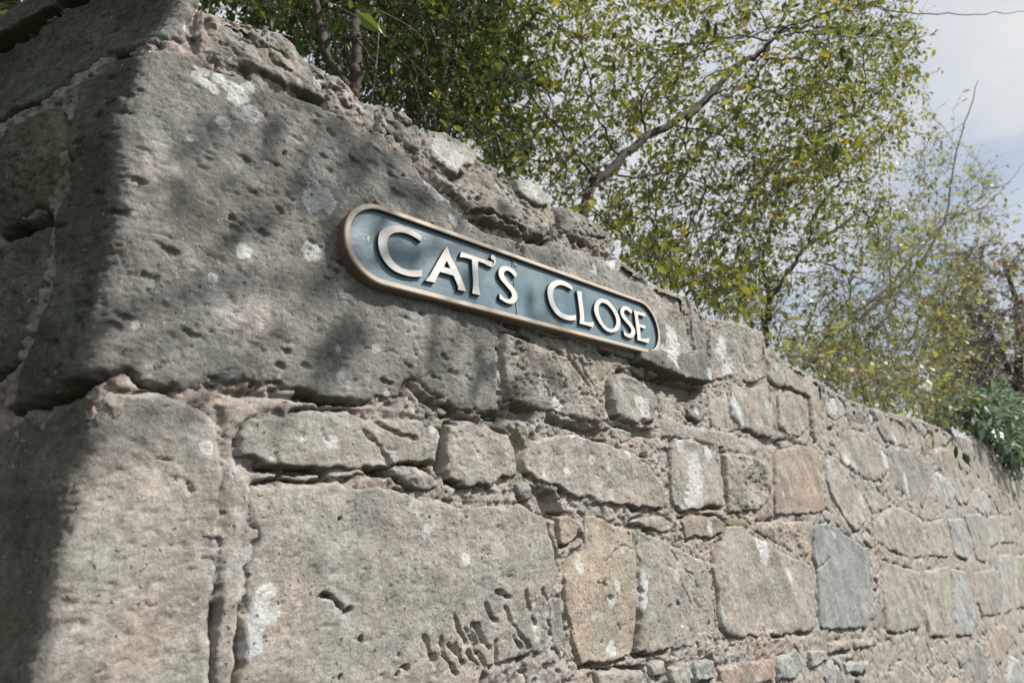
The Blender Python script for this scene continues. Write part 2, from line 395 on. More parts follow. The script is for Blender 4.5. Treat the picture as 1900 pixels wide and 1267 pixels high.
# -- the great quoin under the coping, where the sign hangs
S1 = F([(300,724),(262,712),(232,700)]) + LP([(168,722),(71,758),(20,778),(60,640),(96,540),(104,420),(128,340),(138,230),(150,160),(200,112)]) + \
     F([(262,86),(300,86),(345,95),(362,116),(430,138),(505,164),(567,190),(606,203),(706,252),(756,290),(781,330),(815,362),(850,394),(893,425),(958,446),(955,500),(935,560),(914,592),(916,640),(922,700),(930,778),
        (912,776),(865,765),(845,765),(815,743),(790,733),(764,712),(750,716),(742,748),(700,750),(659,750),(630,745),(595,743),(541,731),(480,727),(430,724),(378,721),(340,734)])
stone('quoin', S1, wall, H=0.020, r=0.028, seed=3, tone=C_GREY * 1.03, crust=0.38, tan=0.16, rough=1.1, pits=1.15, warp=0.004, honey=.3,
      cracks=[crk([(700,300),(720,330),(760,345)], .003, .004), crk([(265,700),(300,680)], .004, .006)])
# -- lower quoin
Q1 = F([(238,724),(290,730),(335,740),(376,758),(408,790),(416,850),(410,926),(404,1003),(400,1080),(393,1182),(386,1267),(376,1360),(366,1430)]) + [(-1.02, 1.30), (-1.30, 1.30), (-1.36, 1.75)] + LP([(0,800),(40,780),(75,772),(168,735)]) + F([(205,730)])
stone('quoin', Q1, wall, H=0.013, r=0.022, seed=5, tone=C_LIGHT * 1.0, crust=0.10, tan=0.16, rough=1.0, pits=0.25, warp=0.004, flush=.95,
      cracks=[crk([(348,895),(356,915)], .004, .008), crk([(290,850),(315,856)], .004, .006), crk([(262,1115),(285,1122)], .003, .006)])
# -- top block on the corner
C0 = F([(262,74),(300,78),(343,88),(354,64),(366,34),(362,-20),(340,-110),(290,-130)]) + [(-.88, 2.80), (-.89, 2.596), (-1.17, 2.588), (-1.30, 2.582), (-1.7, 2.58), (-1.7, 2.40)] + LP([(0,235),(45,212),(90,180),(150,138),(192,108)])
stone('capstone', C0, wall, H=0.016, r=0.028, seed=9, tone=C_GREY, crust=0.35, tan=0.15, rough=1.3, warp=0.006)
LY = LP([(0,262),(40,235),(85,204),(118,190),(124,260),(104,340),(96,385),(70,404),(36,420),(0,436)]); LY += [(LY[-1][0] - .3, LY[-1][1]), (LY[0][0] - .3, LY[0][1])]
stone('stone', LY, wall, H=0.006, r=0.03, seed=12, tone=C_TAN * .95, crust=0.2, tan=0.8, rough=1.7, honey=.6, label='yellowish rough stone round the shaded corner')
LZ = LP([(0,452),(30,440),(62,438),(96,420),(92,520),(66,600),(40,670),(0,706)]); LZ += [(LZ[-1][0] - .3, LZ[-1][1]), (LZ[0][0] - .3, LZ[0][1])]
stone('stone', LZ, wall, H=0.012, r=0.03, seed=13, tone=C_LIGHT, crust=0.2, tan=0.4, rough=1.6)
LC = [(-0.90, 2.604), (-1.06, 2.603), (-1.17, 2.594), (-1.30, 2.588), (-2.6, 2.59), (-2.6, 2.655), (-1.3, 2.652), (-1.15, 2.650), (-0.91, 2.66)]
stone('capstone', LC, wall, H=0.06, r=0.014, seed=14, flush=0, tone=C_GREY, crust=0.15, tan=0.2, rough=1.2, label='flat coping slab jutting out over the shaded side')

# -- coping stones along the top edge
def cap(pts, **kw): return stone('capstone', F(pts), wall, **kw)
cap([(362,110),(356,92),(366,60),(378,30),(400,25),(431,37),(469,51),(515,68),(539,86),(563,114),(595,128),(615,145),(643,162),(655,180),(652,212),(640,214),(606,198),(567,186),(505,160),(430,134)],
    H=0.032, r=0.03, seed=21, tone=C_LIGHT * .95, crust=0.24, tan=0.45, rough=1.9, honey=.9,
    cracks=[crk([(440,60),(470,95),(520,110)], .006, .012), crk([(480,90),(500,130),(530,140)], .006, .01)])
cap([(660,184),(699,194),(730,204),(751,207),(765,232),(779,245),(776,262),(782,296),(786,322),(760,288),(708,248),(662,220)],
    H=0.028, r=0.028, seed=22, tone=C_LIGHT * .95, crust=0.24, tan=0.3, rough=1.9, honey=.7, cracks=[crk([(672,190),(690,225)], .005, .012), crk([(725,215),(745,240),(760,235)], .006, .012)])
cap([(781,244),(817,253),(852,270),(883,295),(876,306),(852,318),(836,334),(822,328),(802,312),(783,292)], H=0.045, r=0.014, seed=23, tone=C_LIGHT * 1.18, crust=0.0, tan=0.05, rough=.9,
    tilt=(0, -.1), label='pale lichen covered lump of rock on the wall top')
cap([(944,338),(963,335),(991,347),(1006,366),(1011,390),(990,392),(966,374),(950,358)], H=0.042, r=0.014, seed=24, tone=C_LIGHT * 1.15, crust=0.0, tan=0.1, rough=1.0, warp=.004)
cap([(786,300),(804,318),(836,340),(856,322),(880,308),(886,300),(914,309),(935,330),(946,350),(964,382),(990,398),(1012,396),(1020,388),(1020,430),(1000,447),(962,443),(900,424),(853,390),(818,358),(790,334)],
    H=0.030, r=0.024, seed=25, tone=C_LIGHT * .95, crust=0.2, tan=0.2, rough=1.9, honey=.8,
    cracks=[crk([(820,365),(840,385),(868,402),(905,424)], .008, .018), crk([(870,398),(900,405),(935,420),(960,432)], .009, .022), crk([(905,330),(925,360)], .004, .008)])
cap([(1016,386),(1045,386),(1086,405),(1114,426),(1135,447),(1140,468),(1128,476),(1090,466),(1050,448),(1024,440)], H=0.034, r=0.026, seed=26, tone=C_LIGHT * .9, crust=0.22, tan=0.2, rough=1.7, honey=.6,
    cracks=[crk([(1064,422),(1078,442),(1110,445),(1126,441)], .006, .02), crk([(1024,425),(1040,440),(1050,452)], .005, .015)])
cap([(962,450),(1004,452),(1022,446),(1050,454),(1090,472),(1128,480),(1142,474),(1156,486),(1190,513),(1218,527),(1246,540),(1262,548),(1268,590),(1278,640),(1300,712),(1262,704),(1213,690),(1165,668),(1100,648),(1020,628),(960,610),(920,596),(940,550),(958,500)],
    H=0.022, r=0.026, seed=27, tone=C_GREY * 1.1, crust=0.24, tan=0.25, rough=1.3, honey=.5, cracks=[crk([(1165,505),(1200,520)], .005, .012)])
cap([(1266,548),(1290,573),(1301,590),(1308,640),(1310,716),(1296,700),(1284,640),(1274,592)], H=0.034, r=0.02, seed=28, tone=C_LIGHT, crust=.25, tan=0.1, rough=1.5)
cap([(1170,652),(1210,652),(1255,656),(1290,652),(1303,684),(1306,716),(1280,711),(1247,706),(1213,695),(1190,684),(1168,674)], H=0.085, r=0.016, seed=29, tone=C_GREY * .9, crust=.45, tan=.1, rough=1.2, flush=0, label='jutting dark edged ledge just right of the sign')
# -- right of the sign: rubble in big flakes
def st(pts, **kw): return stone('stone', F(pts), wall, **kw)
st([(1306,590),(1330,590),(1379,600),(1416,621),(1417,645),(1420,700),(1395,715),(1350,700),(1316,712),(1310,650)], H=0.020, r=0.022, seed=30, tone=C_LIGHT, crust=0.18, tan=0.25, rough=1.6, honey=.5)
st([(1422,648),(1447,667),(1484,684),(1514,704),(1524,730),(1522,800),(1510,822),(1502,800),(1498,740),(1466,720),(1440,722),(1424,706)], H=0.020, r=0.022, seed=31, tone=C_LIGHT*.98, crust=0.16, tan=0.3, rough=1.6)
st([(1352,708),(1392,720),(1420,708),(1434,740),(1432,814),(1404,812),(1388,800),(1372,800),(1352,770)], H=0.018, r=0.016, seed=32, tone=C_LIGHT * 1.02, crust=0.06, tan=0.3, rough=1.4)
st([(1440,728),(1466,724),(1494,744),(1498,796),(1484,812),(1462,810),(1444,796)], H=0.018, r=0.02, seed=33, tone=C_LIGHT, crust=0.1, tan=0.4, rough=1.4)
st([(1266,757),(1285,741),(1303,750),(1303,778),(1290,788),(1273,776)], H=0.026, r=0.02, seed=34, tone=C_GREY, crust=0.3, tan=0.4, rough=1.6, honey=1., label='knobbly dark stone in the hollow under the sign')
st([(1306,722),(1330,716),(1348,730),(1350,772),(1366,800),(1340,806),(1316,790)], H=0.012, r=0.02, seed=35, tone=C_LIGHT * 1.05, crust=0.05, tan=0.2, rough=1.2)
# -- below the sign
st([(924,618),(960,626),(1000,642),(1046,660),(1072,692),(1094,730),(1112,765),(1119,797),(1080,785),(1040,773),(1005,768),(970,757),(932,742),(928,700),(922,660)], H=0.022, r=0.02, seed=36, tone=C_LIGHT, crust=0.14, tan=0.25, rough=1.6, honey=.9,
   cracks=[crk([(1048,668),(1074,700),(1092,735),(1108,775)], .005, .01), crk([(935,715),(970,705)], .003, .006)])
st([(1124,702),(1138,690),(1170,694),(1198,714),(1211,740),(1211,788),(1180,792),(1150,789),(1129,776),(1120,740)], H=0.028, r=0.03, seed=37, tone=C_LIGHT * 1.02, crust=0.18, tan=0.2, rough=1.4, label='squarish rounded block under the right part of the sign')
st([(1050,652),(1090,652),(1150,668),(1192,684),(1196,706),(1170,688),(1138,684),(1118,700),(1100,728),(1078,694)], H=0.006, r=0.014, seed=38, tone=C_TAN * .8, crust=0.05, tan=0.5, rough=1.1)
# -- third row
st([(430,846),(440,806),(455,782),(487,769),(540,763),(590,760),(638,760),(672,773),(700,774),(774,778),(800,784),(812,800),(810,835),(806,856),(785,861),(737,866),(684,873),(630,877),(560,873),(500,868),(450,860)],
   H=0.022, r=0.016, seed=40, tone=C_LIGHT * 1.03, crust=0.08, tan=0.15, rough=1.0, cracks=[crk([(668,800),(690,818),(712,845),(720,862)], .006, .010), crk([(688,782),(720,800),(765,816)], .006, .010)], gouge=[(F([(505,840),(512,860)]), .005, .006), (F([(590,800),(600,820)]), .004, .005)])
st([(823,788),(859,781),(898,786),(911,799),(941,806),(953,837),(956,862),(957,885),(928,892),(902,909),(859,906),(826,892),(816,868),(820,830)], H=0.026, r=0.018, seed=41, tone=C_LIGHT * 1.0, crust=0.08, tan=0.15, rough=1.1, honey=.3)
st([(968,826),(985,816),(1020,806),(1060,803),(1100,815),(1140,828),(1178,845),(1204,871),(1222,893),(1230,922),(1226,943),(1196,946),(1140,940),(1092,932),(1053,926),(1032,908),(990,893),(966,880),(962,855)],
   H=0.028, r=0.020, seed=42, tone=C_LIGHT * 1.03, crust=0.06, tan=0.2, rough=1.1, label='large smooth slanting stone below the middle of the sign')
st([(1240,828),(1250,814),(1280,812),(1312,829),(1331,862),(1338,897),(1337,944),(1312,941),(1282,948),(1262,951),(1247,940),(1242,918),(1238,866)], H=0.024, r=0.018, seed=43, tone=C_LIGHT * 1.02, crust=0.04, tan=0.3, rough=1.1, label='stone with a big white lichen patch')
st([(1338,842),(1360,838),(1393,845),(1414,855),(1419,883),(1428,904),(1421,935),(1400,949),(1347,953),(1342,900)], H=0.022, r=0.016, seed=44, tone=C_LIGHT, crust=0.14, tan=0.2, rough=1.7, honey=1.)
st([(1432,866),(1440,836),(1484,824),(1513,834),(1521,883),(1524,951),(1490,955),(1436,957)], H=0.022, r=0.012, seed=45, tone=C_ORANGE * 1.0, crust=0.02, tan=0.6, rough=.9, label='squarish orange brown stone')
st([(1532,842),(1550,850),(1566,866),(1580,895),(1602,926),(1606,966),(1594,984),(1582,986),(1564,962),(1544,926),(1531,892)], H=0.018, r=0.014, seed=46, tone=C_LIGHT * 1.08, crust=0.06, tan=0.1, rough=1.2)
# small pinning stones
for i, (pts, kw) in enumerate([
    ([(717,873),(740,862),(768,864),(798,880),(812,897),(813,906),(790,914),(770,913),(745,893),(724,888)], dict(honey=1., rough=1.8)),
    ([(600,878),(630,871),(660,870),(675,876),(672,886),(640,889),(602,884)], dict()),
    ([(520,884),(560,878),(590,880),(594,888),(560,892),(525,892)], dict()),
    ([(951,896),(970,890),(984,905),(985,930),(968,930),(953,915)], dict(tone=C_GREY)),
    ([(1129,797),(1143,794),(1171,800),(1171,817),(1150,821),(1133,811)], dict(honey=.8)),
    ([(1168,822),(1190,816),(1209,822),(1214,840),(1200,848),(1182,838)], dict(tone=C_GREEN * 1.6, H=-.004)),
    ([(1033,958),(1053,953),(1072,963),(1072,996),(1064,1005),(1037,1012),(1034,983)], dict(tone=C_TAN * .9)),
    ([(1168,970),(1190,958),(1225,956),(1241,966),(1243,984),(1225,990),(1200,982)], dict(H=.02)),
    ([(1258,964),(1284,956),(1320,957),(1344,968),(1336,990),(1312,1001),(1290,996),(1268,1003)], dict(tone=C_TAN * .8, H=.02)),
    ([(1352,960),(1380,962),(1388,980),(1376,985),(1350,976)], dict(tone=C_GREEN * 1.5)),
    ([(784,750),(800,756),(808,776),(792,778),(780,768)], dict(honey=.8)),
    ([(1020,1105),(1036,1110),(1046,1160),(1050,1200),(1038,1230),(1022,1190),(1014,1150)], dict(tone=C_GREY)),
    ([(962,596),(1005,612),(1060,628),(1100,644),(1060,648),(1010,636),(965,622)], dict(tone=C_GREY * .8, H=-.004)),
    ([(1530,722),(1548,727),(1566,745),(1568,770),(1548,782),(1532,770)], dict(tone=C_LICHEN * .75)),
    ([(1446,818),(1460,816),(1474,822),(1470,830),(1450,832)], dict(H=-.002, tone=C_GREY)),
    ([(1218,835),(1232,842),(1234,866),(1224,862)], dict(H=0.0, tone=C_GREY)),
    ([(812,748),(830,758),(836,768),(822,772),(808,764)], dict(H=-.004, tone=C_GREY)),
    ([(380,742),(402,748),(416,776),(406,778),(390,760)], dict(H=-.001, tone=C_LIGHT)),
  ]):
    kw = dict(dict(H=0.012, r=0.010, seed=60 + i * 3, tone=C_LIGHT, crust=0.12, tan=0.2, rough=1.2, warp=.004), **kw)
    st(pts, **kw)
# -- fourth row
gg = [[(812,1185),(818,1215),(845,1250)], [(838,1195),(848,1218),(856,1232)], [(828,1195),(842,1215)], [(864,1208),(884,1238)], [(870,1160),(880,1195)], [(838,1142),(848,1170),(860,1190)], [(858,1165),(870,1185),(880,1212)],
      [(880,1160),(890,1182),(905,1205)], [(895,1120),(905,1145),(915,1150)], [(930,1125),(945,1155),(975,1200)], [(968,1100),(975,1125),(988,1155)], [(918,1098),(940,1108)], [(1000,1095),(1012,1120)], [(780,1180),(795,1215),(815,1250)],
      [(800,1215),(815,1245)], [(915,1190),(918,1225)], [(945,1180),(960,1200)], [(595,1105),(618,1110),(632,1128)], [(640,1136),(648,1128)], [(735,1240),(752,1238)], [(886,1210),(900,1240)]]
st([(462,906),(500,895),(577,893),(648,897),(702,902),(756,917),(802,923),(827,934),(899,935),(970,938),(1003,952),(1012,960),(1015,990),(1028,1022),(1031,1065),(1022,1095),(1014,1130),(1004,1180),(1000,1212),(984,1214),(940,1224),(900,1238),(880,1300),(860,1400),(640,1420),(434,1400),(432,1320),(440,1180),(452,1060),(464,990),(456,930)],
   H=0.016, r=0.018, seed=50, tone=C_LIGHT * 1.0, crust=0.10, tan=0.2, rough=.95, pits=.22, flush=.95, gouge=[(F(g), .0062, .016) for g in gg], cracks=[crk([(596,1106),(616,1108),(640,1140),(648,1128)], .004, .01)],
   label='very large tooled block with slanting gouges at its lower right')
st([(1080,955),(1097,954),(1140,975),(1168,979),(1176,1022),(1179,1108),(1176,1178),(1172,1215),(1118,1233),(1073,1235),(1060,1195),(1051,1152),(1042,1108),(1038,1065),(1055,1031),(1080,1013),(1079,980)],
   H=0.016, r=0.014, seed=51, tone=C_TAN * 1.0, crust=0.0, tan=0.7, rough=.8, cracks=[crk([(1120,1040),(1148,1012),(1168,1018)], .003, .006)], gouge=[(F([(1105,1078),(1118,1085)]), .005, .008), (F([(1125,1105),(1132,1112)]), .007, .009), (F([(1144,1160),(1148,1166)]), .005, .008)], label='tall buff yellow stone')
st([(1180,982),(1204,988),(1232,1005),(1268,1021),(1300,1038),(1311,1058),(1319,1100),(1324,1166),(1322,1193),(1268,1203),(1200,1214),(1178,1214),(1180,1178),(1183,1108),(1180,1022)], H=0.018, r=0.014, seed=52, tone=C_LIGHT * 1.0, crust=0.08, tan=0.3, rough=1.3,
   gouge=[(F(g), .005, .009) for g in [[(1265,1050),(1278,1075)], [(1280,1062),(1292,1090)], [(1262,1085),(1280,1120)], [(1285,1110),(1296,1130)], [(1240,1020),(1250,1040)], [(1270,1060),(1290,1068)]]])
st([(1322,1030),(1332,1005),(1347,976),(1374,970),(1389,990),(1421,1006),(1453,1027),(1484,1038),(1502,1048),(1509,1100),(1512,1166),(1500,1173),(1463,1178),(1411,1181),(1353,1186),(1334,1164),(1326,1100),(1318,1055)], H=0.018, r=0.016, seed=53, tone=C_LIGHT * 1.02, crust=0.06, tan=0.35, rough=1.2)
st([(1400,968),(1440,964),(1494,966),(1500,1000),(1498,1036),(1460,1020),(1420,998),(1398,985)], H=0.004, r=0.012, seed=54, tone=C_MORTAR, crust=0.1, tan=0.2, rough=1.6, honey=1.)
st([(1505,976),(1516,969),(1537,972),(1568,993),(1604,1017),(1610,1033),(1609,1100),(1606,1166),(1542,1169),(1518,1166),(1513,1053),(1506,1032)], H=0.024, r=0.012, seed=55, tone=C_BLUE, crust=0.10, tan=0.0, rough=.8, cracks=[crk([(1512,1058),(1535,1035)], .006, .01)], label='tall smooth blue grey stone')
for i, pts in enumerate([
    [(1616,968),(1640,948),(1658,937),(1690,950),(1706,963),(1716,1034),(1684,1036),(1647,1020),(1618,1003)],
    [(1720,968),(1745,962),(1766,1015),(1757,1035),(1722,1032)], [(1756,962),(1784,961),(1804,1016),(1794,1041),(1771,1032)], [(1787,953),(1820,951),(1833,990),(1828,1045),(1812,1040)],
    [(1831,958),(1850,955),(1852,1008),(1838,1016)], [(1855,956),(1872,958),(1880,1008),(1857,1008)],
    [(1639,1040),(1705,1060),(1710,1136),(1703,1166),(1664,1177),(1644,1172),(1636,1105)], [(1715,1058),(1757,1049),(1767,1126),(1762,1182),(1723,1182),(1715,1130)],
    [(1762,1054),(1784,1058),(1800,1100),(1810,1146),(1804,1178),(1773,1182)], [(1806,1060),(1842,1054),(1859,1090),(1857,1141),(1822,1145),(1811,1116)],
    [(1852,1028),(1874,1026),(1878,1130),(1864,1140)], [(1882,1030),(1903,1030),(1918,1128),(1885,1128)],
    [(1200,1228),(1230,1222),(1238,1250),(1205,1262)], [(1238,1232),(1274,1226),(1279,1275),(1240,1280)], [(1280,1226),(1320,1221),(1323,1261),(1285,1266)], [(1328,1234),(1380,1226),(1431,1221),(1433,1266),(1342,1290)],
    [(1438,1222),(1473,1201),(1488,1232),(1474,1262),(1438,1260)], [(1496,1205),(1526,1203),(1532,1226),(1501,1242)], [(1580,1184),(1616,1184),(1621,1200),(1584,1205)], [(1532,1190),(1568,1184),(1578,1206),(1534,1212)],
    [(1560,1228),(1608,1224),(1604,1250),(1568,1250)], [(1100,1246),(1150,1240),(1190,1240),(1190,1290),(1110,1290)]]):
    tone = [C_LIGHT, C_LIGHT * 1.05, C_BLUE * 1.2, C_LIGHT * .95, C_LICHEN * .7, C_LIGHT][i % 6] if i != 15 else C_ORANGE
    st(pts, H=0.016 + .006 * (i % 3), r=0.016, seed=90 + i * 3, tone=tone, crust=0.06, tan=[.1, .3, .5][i % 3], rough=1.3, warp=.006, honey=.3)

# -- the rest of the rubble: smaller and smaller stones dropped into the free room
GU, GV = 0.012, 0.012
U0, U1g, V0, V1g = -2.7, 11.5, 0.15, 2.8
gu = np.arange(U0, U1g, GU); gv = np.arange(V0, V1g, GV)
gs, gz = np.meshgrid(gu, gv, indexing='ij')
occ = np.zeros(gs.shape, bool)
def occupy(P, grow=0.012):
    m = (slice(max(0, int((P[:, 0].min() - .05 - U0) / GU)), int((P[:, 0].max() + .05 - U0) / GU) + 1), slice(max(0, int((P[:, 1].min() - .05 - V0) / GV)), int((P[:, 1].max() + .05 - V0) / GV) + 1))
    occ[m] |= sdf(P, gs[m], gz[m]) > -grow
for P in STONES: occupy(P)
occ |= (gz > top(gs) - 0.004) & (gs > -.8)
occ |= (gs > -1.02) & (gs < -.72)
occ |= (gs < -.8) & (gz > 2.57)
rnd = random.Random(5)
def try_stone(w, h, ulo, uhi, vlo, vhi):
    u, v = rnd.uniform(ulo, uhi), rnd.uniform(vlo, vhi)
    if u > -.72 and v > top(u) - .02: return None
    n = rnd.choice((6, 7, 8)); pts = []
    for k in range(n):
        a = 2 * math.pi * (k + rnd.uniform(-.25, .25)) / n + .4
        c, s_ = math.cos(a), math.sin(a); q = (abs(c) ** 3.5 + abs(s_) ** 3.5) ** (-1 / 3.5) * rnd.uniform(.86, 1.06)
        pts.append((u + w / 2 * c * q, v + h / 2 * s_ * q))
    P = np.array(pts)
    i0, i1 = int((P[:, 0].min() - U0) / GU), int((P[:, 0].max() - U0) / GU) + 2
    j0, j1 = int((P[:, 1].min() - V0) / GV), int((P[:, 1].max() - V0) / GV) + 2
    if i0 < 0 or i1 >= occ.shape[0] or j0 < 0 or j1 >= occ.shape[1]: return None
    sub = (slice(i0, i1), slice(j0, j1))
    ins = sdf(P, gs[sub], gz[sub]) > 0
    if (ins & occ[sub]).sum() > 0.04 * ins.sum(): return None
    return P
fills = []
for (w, h, ulo, uhi, vlo, vhi, tries, cap_n) in [
        (.95, .30, 2.0, 11, .3, 2.2, 1200, 40), (.60, .22, 1.5, 11, .3, 2.2, 1500, 50), (.30, .15, 1.4, 9, .3, 2.2, 1800, 55), (.18, .10, 1.3, 7, .3, 2.2, 1600, 40),
        (.50, .26, -2.6, -1.0, .3, 2.5, 900, 14), (.26, .15, -2.6, -1.0, .4, 2.5, 700, 12), (.16, .09, -.7, 3.2, 1.0, 2.2, 2500, 16), (.10, .055, .2, 3.0, 1.15, 2.2, 2200, 16)]:
    k = 0
    for _ in range(tries):
        f = rnd.uniform(.75, 1.25); P = try_stone(w * f, h * rnd.uniform(.75, 1.25), ulo, uhi, vlo, vhi)
        if P is not None:
            occupy(P); fills.append(P); k += 1
            if k >= cap_n: break
tones = [C_LIGHT, C_LIGHT * 1.08, C_GREY, C_BLUE * 1.08, C_TAN * .98, C_LIGHT * .95, C_LICHEN * .75, C_LIGHT]
for i, P in enumerate(fills):
    stone('stone', [tuple(p) for p in P], wall, H=rnd.uniform(.001, .011), r=.026, seed=300 + i * 2, tone=rnd.choice(tones), crust=rnd.uniform(0, .2), tan=rnd.uniform(0, .5), rough=1.2, warp=.016, ks=1.25, honey=.5, flush=1.0,
          tilt=(rnd.uniform(-.04, .04), rnd.uniform(-.08, .08)))
print('stones', len(STONES), 'fills', len(fills))

# -- mortar: one rough bed behind all stones, kept only where it can show
HOLES = [(F([(930,748),(990,762),(985,785),(935,775)]), .03), (F([(1168,678),(1215,700),(1300,722),(1290,742),(1240,750),(1214,730)]), .05), (F([(760,716),(795,736),(846,768),(905,782),(880,788),(820,770),(780,748)]), .03),
         (F([(676,872),(720,866),(742,876),(720,884),(690,886)]), .05), (F([(984,905),(1030,915),(1040,960),(1015,965)]), .03), (F([(1010,772),(1116,800),(1110,812),(1060,800),(1012,784)]), .03),
         (F([(1130,790),(1208,796),(1206,812),(1176,812),(1150,800)]), .03), (F([(956,790),(970,830),(958,880),(948,830)]), .02), (LP([(0,425),(60,410),(104,392),(96,420),(60,436),(0,455)]), .06),
         (LP([(0,100),(160,4),(200,0),(60,130),(0,180)]), .05), (F([(380,722),(640,746),(600,748),(430,733)]), .02), (F([(1400,808),(1436,816),(1474,812),(1480,826),(1420,830)]), .02)]
PADS = [F([(404,850),(436,850),(462,905),(462,990),(452,1060),(438,1200),(430,1300),(378,1300),(396,1150),(408,1000)]), F([(392,745),(430,738),(600,754),(756,756),(780,775),(640,756),(470,768),(440,790),(420,800)]), F([(1222,765),(1270,790),(1340,800),(1420,830),(1380,845),(1300,822),(1226,812)]), F([(186,728),(235,712),(290,722),(250,728)])]
def mortar(s0, s1, v0, v1, ks):
    sa = axis(s0, s1, 1.3 * ks); hv = float(step_at(s0 * .6 + s1 * .4)) * 1.15 * ks; hv = max(hv, .0026); va = np.arange(v0, v1, hv)
    s, v = np.meshgrid(sa, va, indexing='ij')
    D = np.full(s.shape, -1.0)
    for P in STONES:
        a, b = P.min(0) - .07, P.max(0) + .07
        i0, i1 = np.searchsorted(sa, a[0]), np.searchsorted(sa, b[0]); j0, j1 = np.searchsorted(va, a[1]), np.searchsorted(va, b[1])
        if i1 <= i0 or j1 <= j0: continue
        D[i0:i1, j0:j1] = np.maximum(D[i0:i1, j0:j1], sdf(P, s[i0:i1, j0:j1], v[i0:i1, j0:j1]))
    h = 0.0035 + .006 * fbm(s * 9, v * 9, 3, 801) + .0052 * fbm(s * 40, v * 46, 4, 805, .62) + .0022 * fbm(s * 150, v * 150, 2, 809)
    h = h - .008 * smooth(.12, .42, fbm(s * 46, v * 52, 3, 811))
    up = smooth(-.009, -.001, D)                                   # open cracks beside the stones, here and there
    h = h - .023 * up * smooth(.06, .32, fbm(s * 8, v * 8, 3, 821)) - .002 * up
    for P in PADS:                                        # smooth flush pointing
        P = np.array(P); a, b = P.min(0) - .02, P.max(0) + .02
        m = (s > a[0]) & (s < b[0]) & (v > a[1]) & (v < b[1])
        if m.any():
            k = smooth(-.004, .010, sdf(P, s[m], v[m]) + .005 * fbm(s[m] * 40, v[m] * 40, 3, 833)); h[m] = h[m] * (1 - k) + k * (.0075 + .003 * fbm(s[m] * 30, v[m] * 30, 3, 835) + .0012 * fbm(s[m] * 150, v[m] * 150, 2, 837))
    for P, dep in HOLES:
        P = np.array(P); a, b = P.min(0) - .03, P.max(0) + .03
        m = (s > a[0]) & (s < b[0]) & (v > a[1]) & (v < b[1])
        if m.any(): h[m] -= dep * smooth(-.006, .008, sdf(P, s[m], v[m]) + .006 * fbm(s[m] * 40, v[m] * 40, 3, 831))
    tp = np.where(s > -.76, top(s), 2.62)
    keep = (D < .030 + .5 * hv) & (v < tp - .004)
    h = h + .013 * smooth(.13, .06, tp - v) * (s > -.76)
    h = h - 3.0 * np.clip(v - (tp - .016), 0, 1)
    pink = smooth(-.3, .4, fbm(s * 3, v * 3, 2, 841))
    c = mixc(C_LIGHT * 1.0, C_MORTAR, pink * (1 - .75 * smooth(.6, 1.6, s))) * (1 + .14 * fbm(s * 50, v * 50, 3, 843))[..., None]
    c = mixc(c, C_GREEN * 1.1, .35 * smooth(.15, .55, fbm(s * 7, v * 12, 3, 845)))
    c = mixc(c, C_ORANGE, .5 * smooth(.3, .6, fbm(s * 5, v * 5, 3, 847)) * (s > .9))
    c = mixc(c, C_CRUST, .30 * smooth(.0, .5, fbm(s * 30, v * 30, 3, 849)))
    c = mixc(c, C_LICHEN, .35 * smooth(.25, .5, fbm(s * 22, v * 22, 3, 851)))
    used, Fc = heightfield(s, v, h, keep)
    return mesh_np('mortar', W(s, v, h)[used], Fc, MMORTAR, wall, np.clip(c, .02, .8)[used])
mortar(-1.8, 1.0, 1.2, 2.64, 1.0)
mortar(-2.7, -1.78, .2, 2.64, 2.0)
mortar(-1.8, 1.0, .2, 1.21, 2.0)
mortar(1.0, 4.0, .25, 2.5, 1.2)
mortar(4.0, 12.0, .2, 2.3, 1.5)
# -- core of the wall behind the face, with its earthy top and back
cu = np.concatenate([np.arange(-.70, 2, .06), np.arange(2, 40, .4)])
tz = np.where(cu < 12, top(cu), 1.75) - .045 + .012 * pnoise(cu * 9, cu * 0, 5)
Vc, Fq = [], []
for i, (u, z) in enumerate(zip(cu, tz)):
    Vc += [(u, .034, 0.0), (u, .034, z), (u, .20, z + .02 + .02 * math.sin(u * 9)), (u, .46, z - .03), (u, .46, 0.0)]
for i in range(len(cu) - 1):
    for k in range(4): a = i * 5 + k; Fq.append((a, a + 5, a + 6, a + 1))
Vc = np.array(Vc)
mesh_np('rubble_core', Vc, Fq, MMORTAR, wall, np.tile(C_MORTAR * .7, (len(Vc), 1)), smooth=False)
Vs, Fs = [], []
for (d, y) in ((0.24, 0), (1.6, 0), (3.2, 0), (9.0, 0)):
    for off, z in ((.034, 0), (.034, 2.60), (.44, 2.62), (.44, 0)):
        p = np.array([-.755, 0]) + D2 * (d + .05) - N2 * off; Vs.append((p[0], p[1], z))
for i in range(3):
    for k in range(3): a = i * 4 + k; Fs.append((a, a + 4, a + 5, a + 1))
mesh_np('rubble_core', Vs, Fs, MMORTAR, wall, np.tile(C_MORTAR * .7, (len(Vs), 1)), smooth=False)

exec_sign = True
